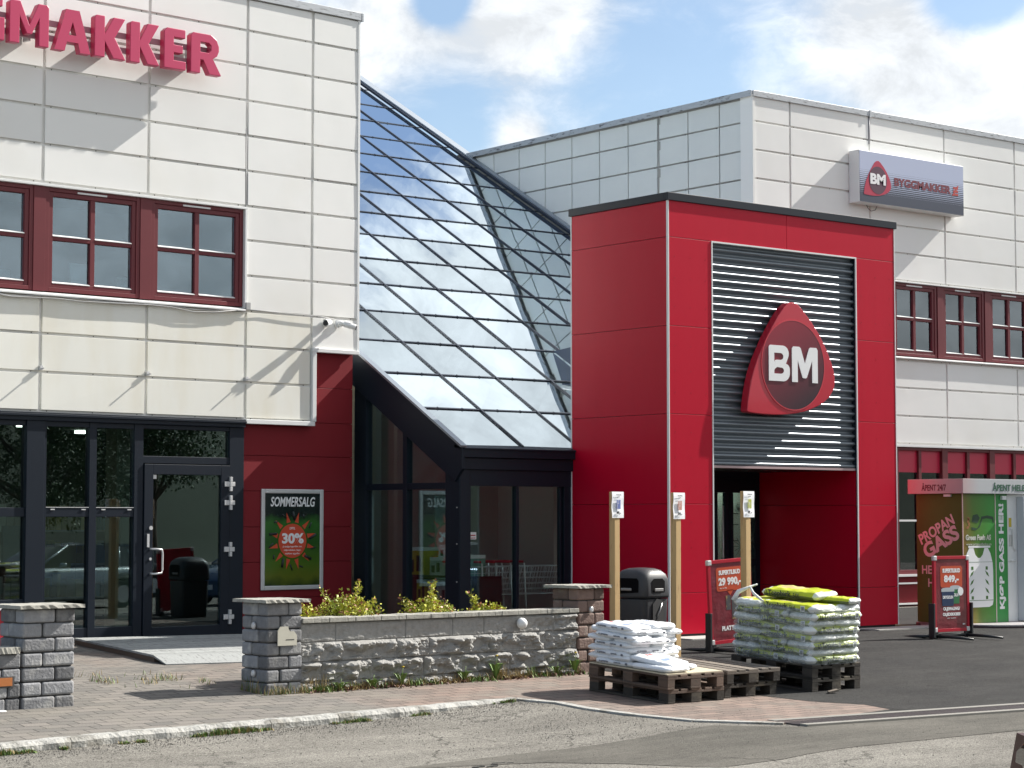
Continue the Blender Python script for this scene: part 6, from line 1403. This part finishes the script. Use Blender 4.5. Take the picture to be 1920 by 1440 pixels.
# white service housing beside it with the payment terminal
sh = thing('service_housing', 'white housing with door hardware, right of the bright green panel', 'cabinet', (KX+1.075, KY+.0, 0))
b = BM(); bx(b, 0, 1.0, 0, .9, .06, 2.03); obj('housing_body', b, M_white, sh, bevel=.004)
b = BM(); tube(b, [(.03, -.02, 1.0), (.17, -.02, 1.0)], .012, 6); tube(b, [(.03, -.02, 1.50), (.10, -.02, 1.48), (.10, -.02, 1.22), (.16, -.02, 1.15)], .008, 5); obj('door_bar', b, M_white, sh)
b = BM(); bx(b, .03, .09, -.006, 0, 1.52, 1.66); obj('warning_sticker', b, mat('sticker_yellow', (.55, .42, .05), .5), sh)
b = BM(); bx(b, .03, .11, -.006, 0, 1.22, 1.40); obj('notice_sticker', b, mat('sticker_grey', (.5, .5, .48), .5), sh)
pt = thing('payment_terminal', 'pale grey payment machine with small screen and card reader, at the right edge', 'machine', (KX+1.30, KY-.14, 0))
b = BM(); bx(b, 0, .75, 0, .135, .07, 1.99); obj('terminal_body', b, mat('pale_grey_metal', (.52, .54, .56), .4), pt, bevel=.006)
b = BM(); prism(b, [(-.10, 1.44), (0, 1.40), (0, 1.70), (-.06, 1.70)], .05, .45, plane='yz'); sc_h = obj('screen_hood', b, mat('hood_grey', (.42, .43, .45), .4), pt, bevel=.005)
b = BM(); prism(b, [(-.105, 1.46), (-.096, 1.47), (-.066, 1.66), (-.075, 1.65)], .09, .42, plane='yz'); obj('screen', b, M_black, sc_h)
b = BM(); bx(b, .03, .18, -.06, 0, 1.18, 1.38); bx(b, .18, .30, -.04, 0, 1.26, 1.30); obj('card_reader', b, M_black, pt, bevel=.008)
b = BM(); tube(b, [(.04, 0, 1.05), (.04, -.01, 1.05)], .012, 8); bx(b, .02, .6, -.003, 0, .72, .725); obj('lock', b, M_black, pt)
tb = text_bm('Green Fuels AS', .40, .045, .002, .03, x0=.04, z0=1.78, y0=-.002); obj('lettering', tb, mat('print_teal', (.02, .14, .10), .5), pt)
b = BM(); prism(b, [(.06, 1.86), (.12, 1.86), (.13, 1.90), (.20, 1.955), (.36, 1.95), (.36, 1.94), (.21, 1.935), (.15, 1.87), (.10, 1.84)], -.003, 0); obj('nozzle_print', b, mat('print_deep_green', (.012, .05, .02), .5), pt)
# curved plinth
pl = thing('cabinet_plinth', 'low rounded metal plinth with tread plate top under the gas cabinet', 'plinth', (KX, KY, 0))
pts = [(2.6, -.72)]+[(2.6, .95), (.02, .95)]+[(.02, .0)]+[(.75+.75*math.cos(R(a))-.02, -.02+.70*math.sin(R(a))) for a in range(180, 271, 10)]
b = BM(); prism(b, pts, -.02, .0, plane='xy'); bmesh.ops.translate(b, verts=b.verts[:], vec=(0, 0, .055)); obj('tread_top', b, mat('tread_plate', (.42, .40, .40), .5, metal=.3, bump=.6, bscale=60), pl)
b = BM(); prism(b, [(x+.03, y+.03) for x, y in pts], .0, .035, plane='xy'); obj('skirt', b, mat('plinth_skirt', (.12, .08, .09), .5), pl)
# footings of the portal
b = BM(); bx(b, -.10, 1.0, -.55, .0, -.03, .022); bx(b, 3.72, 5.5, -.50, .0, -.03, .022); o = obj('concrete_threshold', b, mat('pale_concrete', (.42, .41, .38), .85, var=.15, vscale=5)); o['kind'] = 'structure'
b = BM(); bx(b, 4.76, 5.44, .0, 4.6, -.03, .008); o = obj('moss_strip', b, mat('mossy_ground', (.10, .09, .04), .95, var=.5, vscale=10, bump=.8, bscale=30)); o['kind'] = 'structure'
# ------------------------------------------------------------------ cars
def car(label, loc, rot, paint, group=None):
    t_ = thing('parked_car', label, 'car', loc, R(rot), group)
    # profile stations along x (rear 0 .. front 4.2): lower half width, belt height, roof height
    def lerp_tab(tab, x):
        for (x0, v0), (x1, v1) in zip(tab, tab[1:]):
            if x <= x1: f = (x-x0)/(x1-x0); return v0+(v1-v0)*f
        return tab[-1][1]
    hw = [(0, .74), (.15, .83), (.6, .88), (3.3, .88), (3.8, .84), (4.1, .74), (4.2, .62)]
    belt = [(0, .78), (.05, .88), (.3, .93), (2.9, .93), (3.4, .90), (3.9, .80), (4.12, .68), (4.2, .55)]
    low = [(0, .30), (.1, .22), (4.1, .20), (4.2, .26)]
    b = BM(); prev = None; N_ = 42
    for i in range(N_+1):
        x = 4.2*i/N_; w = lerp_tab(hw, x); zb = lerp_tab(belt, x); zl = lerp_tab(low, x)
        half = [(w*.92, zl), (w, zl+.10), (w*1.0, (zl+zb)/2), (w*.985, zb-.10), (w*.93, zb-.01), (w*.80, zb+.02), (0, zb+.045)]
        ring = [b.verts.new((x, y, z)) for y, z in half]+[b.verts.new((x, -y, z)) for y, z in reversed(half[:-1])]
        if prev:
            for q in range(len(ring)-1): f = b.faces.new((prev[q], prev[q+1], ring[q+1], ring[q])); f.smooth = True
            b.faces.new((prev[-1], prev[0], ring[0], ring[-1]))
        else: b.faces.new(ring)
        prev = ring
    b.faces.new(list(reversed(prev))); body = obj('car_body', b, paint, t_)
    hb = BM()
    for wx_ in (.80, 3.40): tube(hb, [(wx_, -1.2, .33), (wx_, 1.2, .33)], .37, 28)
    cut(body, hb); body.modifiers.clear()
    def cabin(name, roofz, stations, mat_, par):
        b = BM(); prev = None
        for x, z0, z1, w0, w1 in stations:
            ring = [b.verts.new(v) for v in ((x, w0, z0), (x, w1, z1), (x, w1*.6, z1+.02), (x, -w1*.6, z1+.02), (x, -w1, z1), (x, -w0, z0))]
            if prev:
                for q in range(5): f = b.faces.new((prev[q], prev[q+1], ring[q+1], ring[q])); f.smooth = False
            else: b.faces.new(ring)
            prev = ring
        b.faces.new(list(reversed(prev))); return obj(name, b, mat_, par)
    gh = cabin('greenhouse', 1.4, [(.16, .93, .94, .70, .69), (.42, .94, 1.28, .73, .60), (.75, .94, 1.40, .75, .58), (1.6, .94, 1.45, .76, .60), (2.3, .94, 1.41, .76, .59), (3.15, .93, .95, .74, .70)], mat('car_glass', (.012, .015, .018), .05, spec=.8), t_)
    b = BM()
    prev = None
    for x, z, w in ((.44, 1.315, .55), (.8, 1.43, .56), (1.6, 1.475, .58), (2.2, 1.44, .57)):
        r_ = [b.verts.new((x, w, z-.02)), b.verts.new((x, 0, z+.012)), b.verts.new((x, -w, z-.02))]
        if prev: b.faces.new((prev[0], prev[1], r_[1], r_[0])); b.faces.new((prev[1], prev[2], r_[2], r_[1]))
        prev = r_
    rf_ = obj('roof', b, paint, t_); md = rf_.modifiers.new('s', 'SOLIDIFY'); md.thickness = .03
    b = BM()
    for s in (-1, 1):
        for P0, P1 in (((.16, .71, .94), (.46, .60, 1.30)), ((3.12, .72, .95), (2.22, .59, 1.42)), ((1.65, .765, .95), (1.65, .61, 1.44)), ((.85, .765, .95), (.72, .60, 1.38))):
            tube(b, [(P0[0], P0[1]*s, P0[2]), (P1[0], P1[1]*s, P1[2])], .028, 6)
    obj('roof_pillar', b, paint, gh)
    for wx_ in (.80, 3.40):
        for s in (-1, 1):
            b = BM(); tube(b, [(wx_, s*.66, .32), (wx_, s*.86, .32)], .315, 28); wh = obj('wheel', b, mat('tyre', (.02, .02, .02), .8), t_, bevel=.02)
            b = BM(); tube(b, [(wx_, s*.855, .32), (wx_, s*.868, .32)], .20, 20); obj('rim', b, M_alu, wh)
    for s in (-1, 1):
        b = BM(); prism(b, [(3.75, .62), (4.13, .60), (4.10, .70), (3.78, .76)], s*.52, s*.80); obj('headlight', b, mat('lamp_glass', (.6, .62, .65), .1, coat=1), t_)
        b = BM(); prism(b, [(-.01, .66), (.10, .64), (.16, .86), (.03, .86)], s*.56, s*.80); obj('tail_light', b, mat('tail_red', (.05, .004, .004), .3), t_)
        b = BM(); loft(b, [(0, .10, .16, .03), (.10, .11, .18, .04), (.12, .06, .10, .02)]); obj('wing_mirror', b, paint, t_, loc=(2.62, s*.93, .93))
    b = BM(); bx(b, 4.19, 4.215, -.26, .26, .38, .49); bx(b, -.02, -.005, -.26, .26, .50, .61); obj('number_plate', b, M_white, t_)
    return t_
M_cblk = mat('car_black', (.010, .011, .014), .18, coat=1); M_cblu = mat('car_blue', (.03, .09, .20), .22, metal=.3, coat=1); M_csil = mat('car_silver', (.36, .42, .42), .25, metal=.4, coat=1)
car('glossy black car of which only one corner shows at the bottom right edge', (-11.02, -14.63, g(-14.63)), -38.7, M_cblk)
# ------------------------------------------------------------------ what the dark glass mirrors: parked cars and trees across the road
car('silver hatchback parked across the road, mirrored in the glass door', (5.5, -13.2, g(-13)), 172, M_csil, 'cars parked across the road')
car('blue car parked across the road, mirrored left of the glass door', (3.2, -16.8, g(-17)), 185, M_cblu, 'cars parked across the road')
car('dark blue hatchback parked nearer the shop, right of the silver one', (10.6, -12.4, g(-12)), 168, M_cblu, 'cars parked across the road')
car('black car parked farthest along the road', (11.5, -20.5, g(-20)), 180, M_cblk, 'cars parked across the road')
M_leafd = mat('dark_leaf', (.045, .085, .022), .6, island=.4); M_bark = mat('tree_bark', (.09, .07, .05), .9, var=.3, vscale=6)
def tree(seed):
    random.seed(seed); t_ = thing('deciduous_tree', '', 'tree'); s = BM(); b = BM()
    tube(s, [(0, 0, 0), (.05, .02, 1.5), (-.05, .06, 3.2), (.1, 0, 5.2)], [.26, .20, .15, .06], 10)
    for k in range(16):
        a = random.uniform(0, 6.28); z0 = random.uniform(1.6, 4.6); L_ = random.uniform(1.4, 2.6); d = Vector((math.cos(a), math.sin(a), random.uniform(.3, 1.1))).normalized()
        p0 = Vector((0, 0, z0)); p1 = p0+d*L_*.5; p2_ = p0+d*L_+Vector((0, 0, .3)); tube(s, [p0, p1, p2_], [.07, .045, .015], 6)
        for c_ in range(5):
            cc = p1.lerp(p2_, random.uniform(0, 1.2))+Vector([random.gauss(0, .4) for _ in range(3)]); rr = random.uniform(.4, .8)
            for i in range(260): 
                v = Vector([random.gauss(0, 1) for _ in range(3)]).normalized()*rr*random.uniform(.5, 1); leaf(b, cc+v, Vector([random.gauss(0, 1) for _ in range(3)]), random.uniform(.06, .11), 0, .7)
    obj('trunk', s, M_bark, t_); obj('crown', b, M_leafd, t_); return t_
tr_ = tree(3)
tsp = [(2, -33, 1.2), (8.5, -35, 1.35), (14.5, -32, 1.1), (20.5, -34, 1.3), (-6, -36, 1.25), (27, -30, 1.3), (33, -27, 1.2)]
tls = ['broad tree across the road behind the parked cars', 'tallest tree across the road', 'small tree right of the tallest one across the road', 'tree standing farther right across the road', 'tree across the road at the left end of the row', 'tree near the far right end of the row', 'last tree at the far right end of the row']
for i, (x, y, s) in enumerate(tsp):
    o = tr_ if i == 0 else dup(tr_)
    o.location = (x, y, g(y)); o.rotation_euler = (0, 0, i*1.3); o.scale = (s, s, s*random.uniform(.9, 1.15)); o['label'] = tls[i]; o['group'] = 'trees across the road'

b = BM(); NX, NY = 60, 16; grid_ = []  # unseen hill, added to keep sky reflections out of the shop glass
for i in range(NX+1):
    row = []
    for j in range(NY+1):
        a = R(-150+150*i/NX); rr = 75+9*j; h = 15*math.sin(min(1, j/11)*math.pi/2)*(1+.35*noise.noise(Vector((a*3, 0, 0))))+2.5*noise.noise(Vector((a*12, j*.9, 0)))
        row.append(b.verts.new((5+rr*math.cos(a), -10+rr*math.sin(a), -.9+h*min(1, j/2))))
    grid_.append(row)
for r0, r1 in zip(grid_, grid_[1:]):
    for j in range(NY): b.faces.new((r0[j], r0[j+1], r1[j+1], r1[j]))
o = obj('sky_block_hill', b, mat('wood_green', (.022, .036, .014), .9, var=.4, vscale=.3), None, smooth=True); o['kind'] = 'structure'
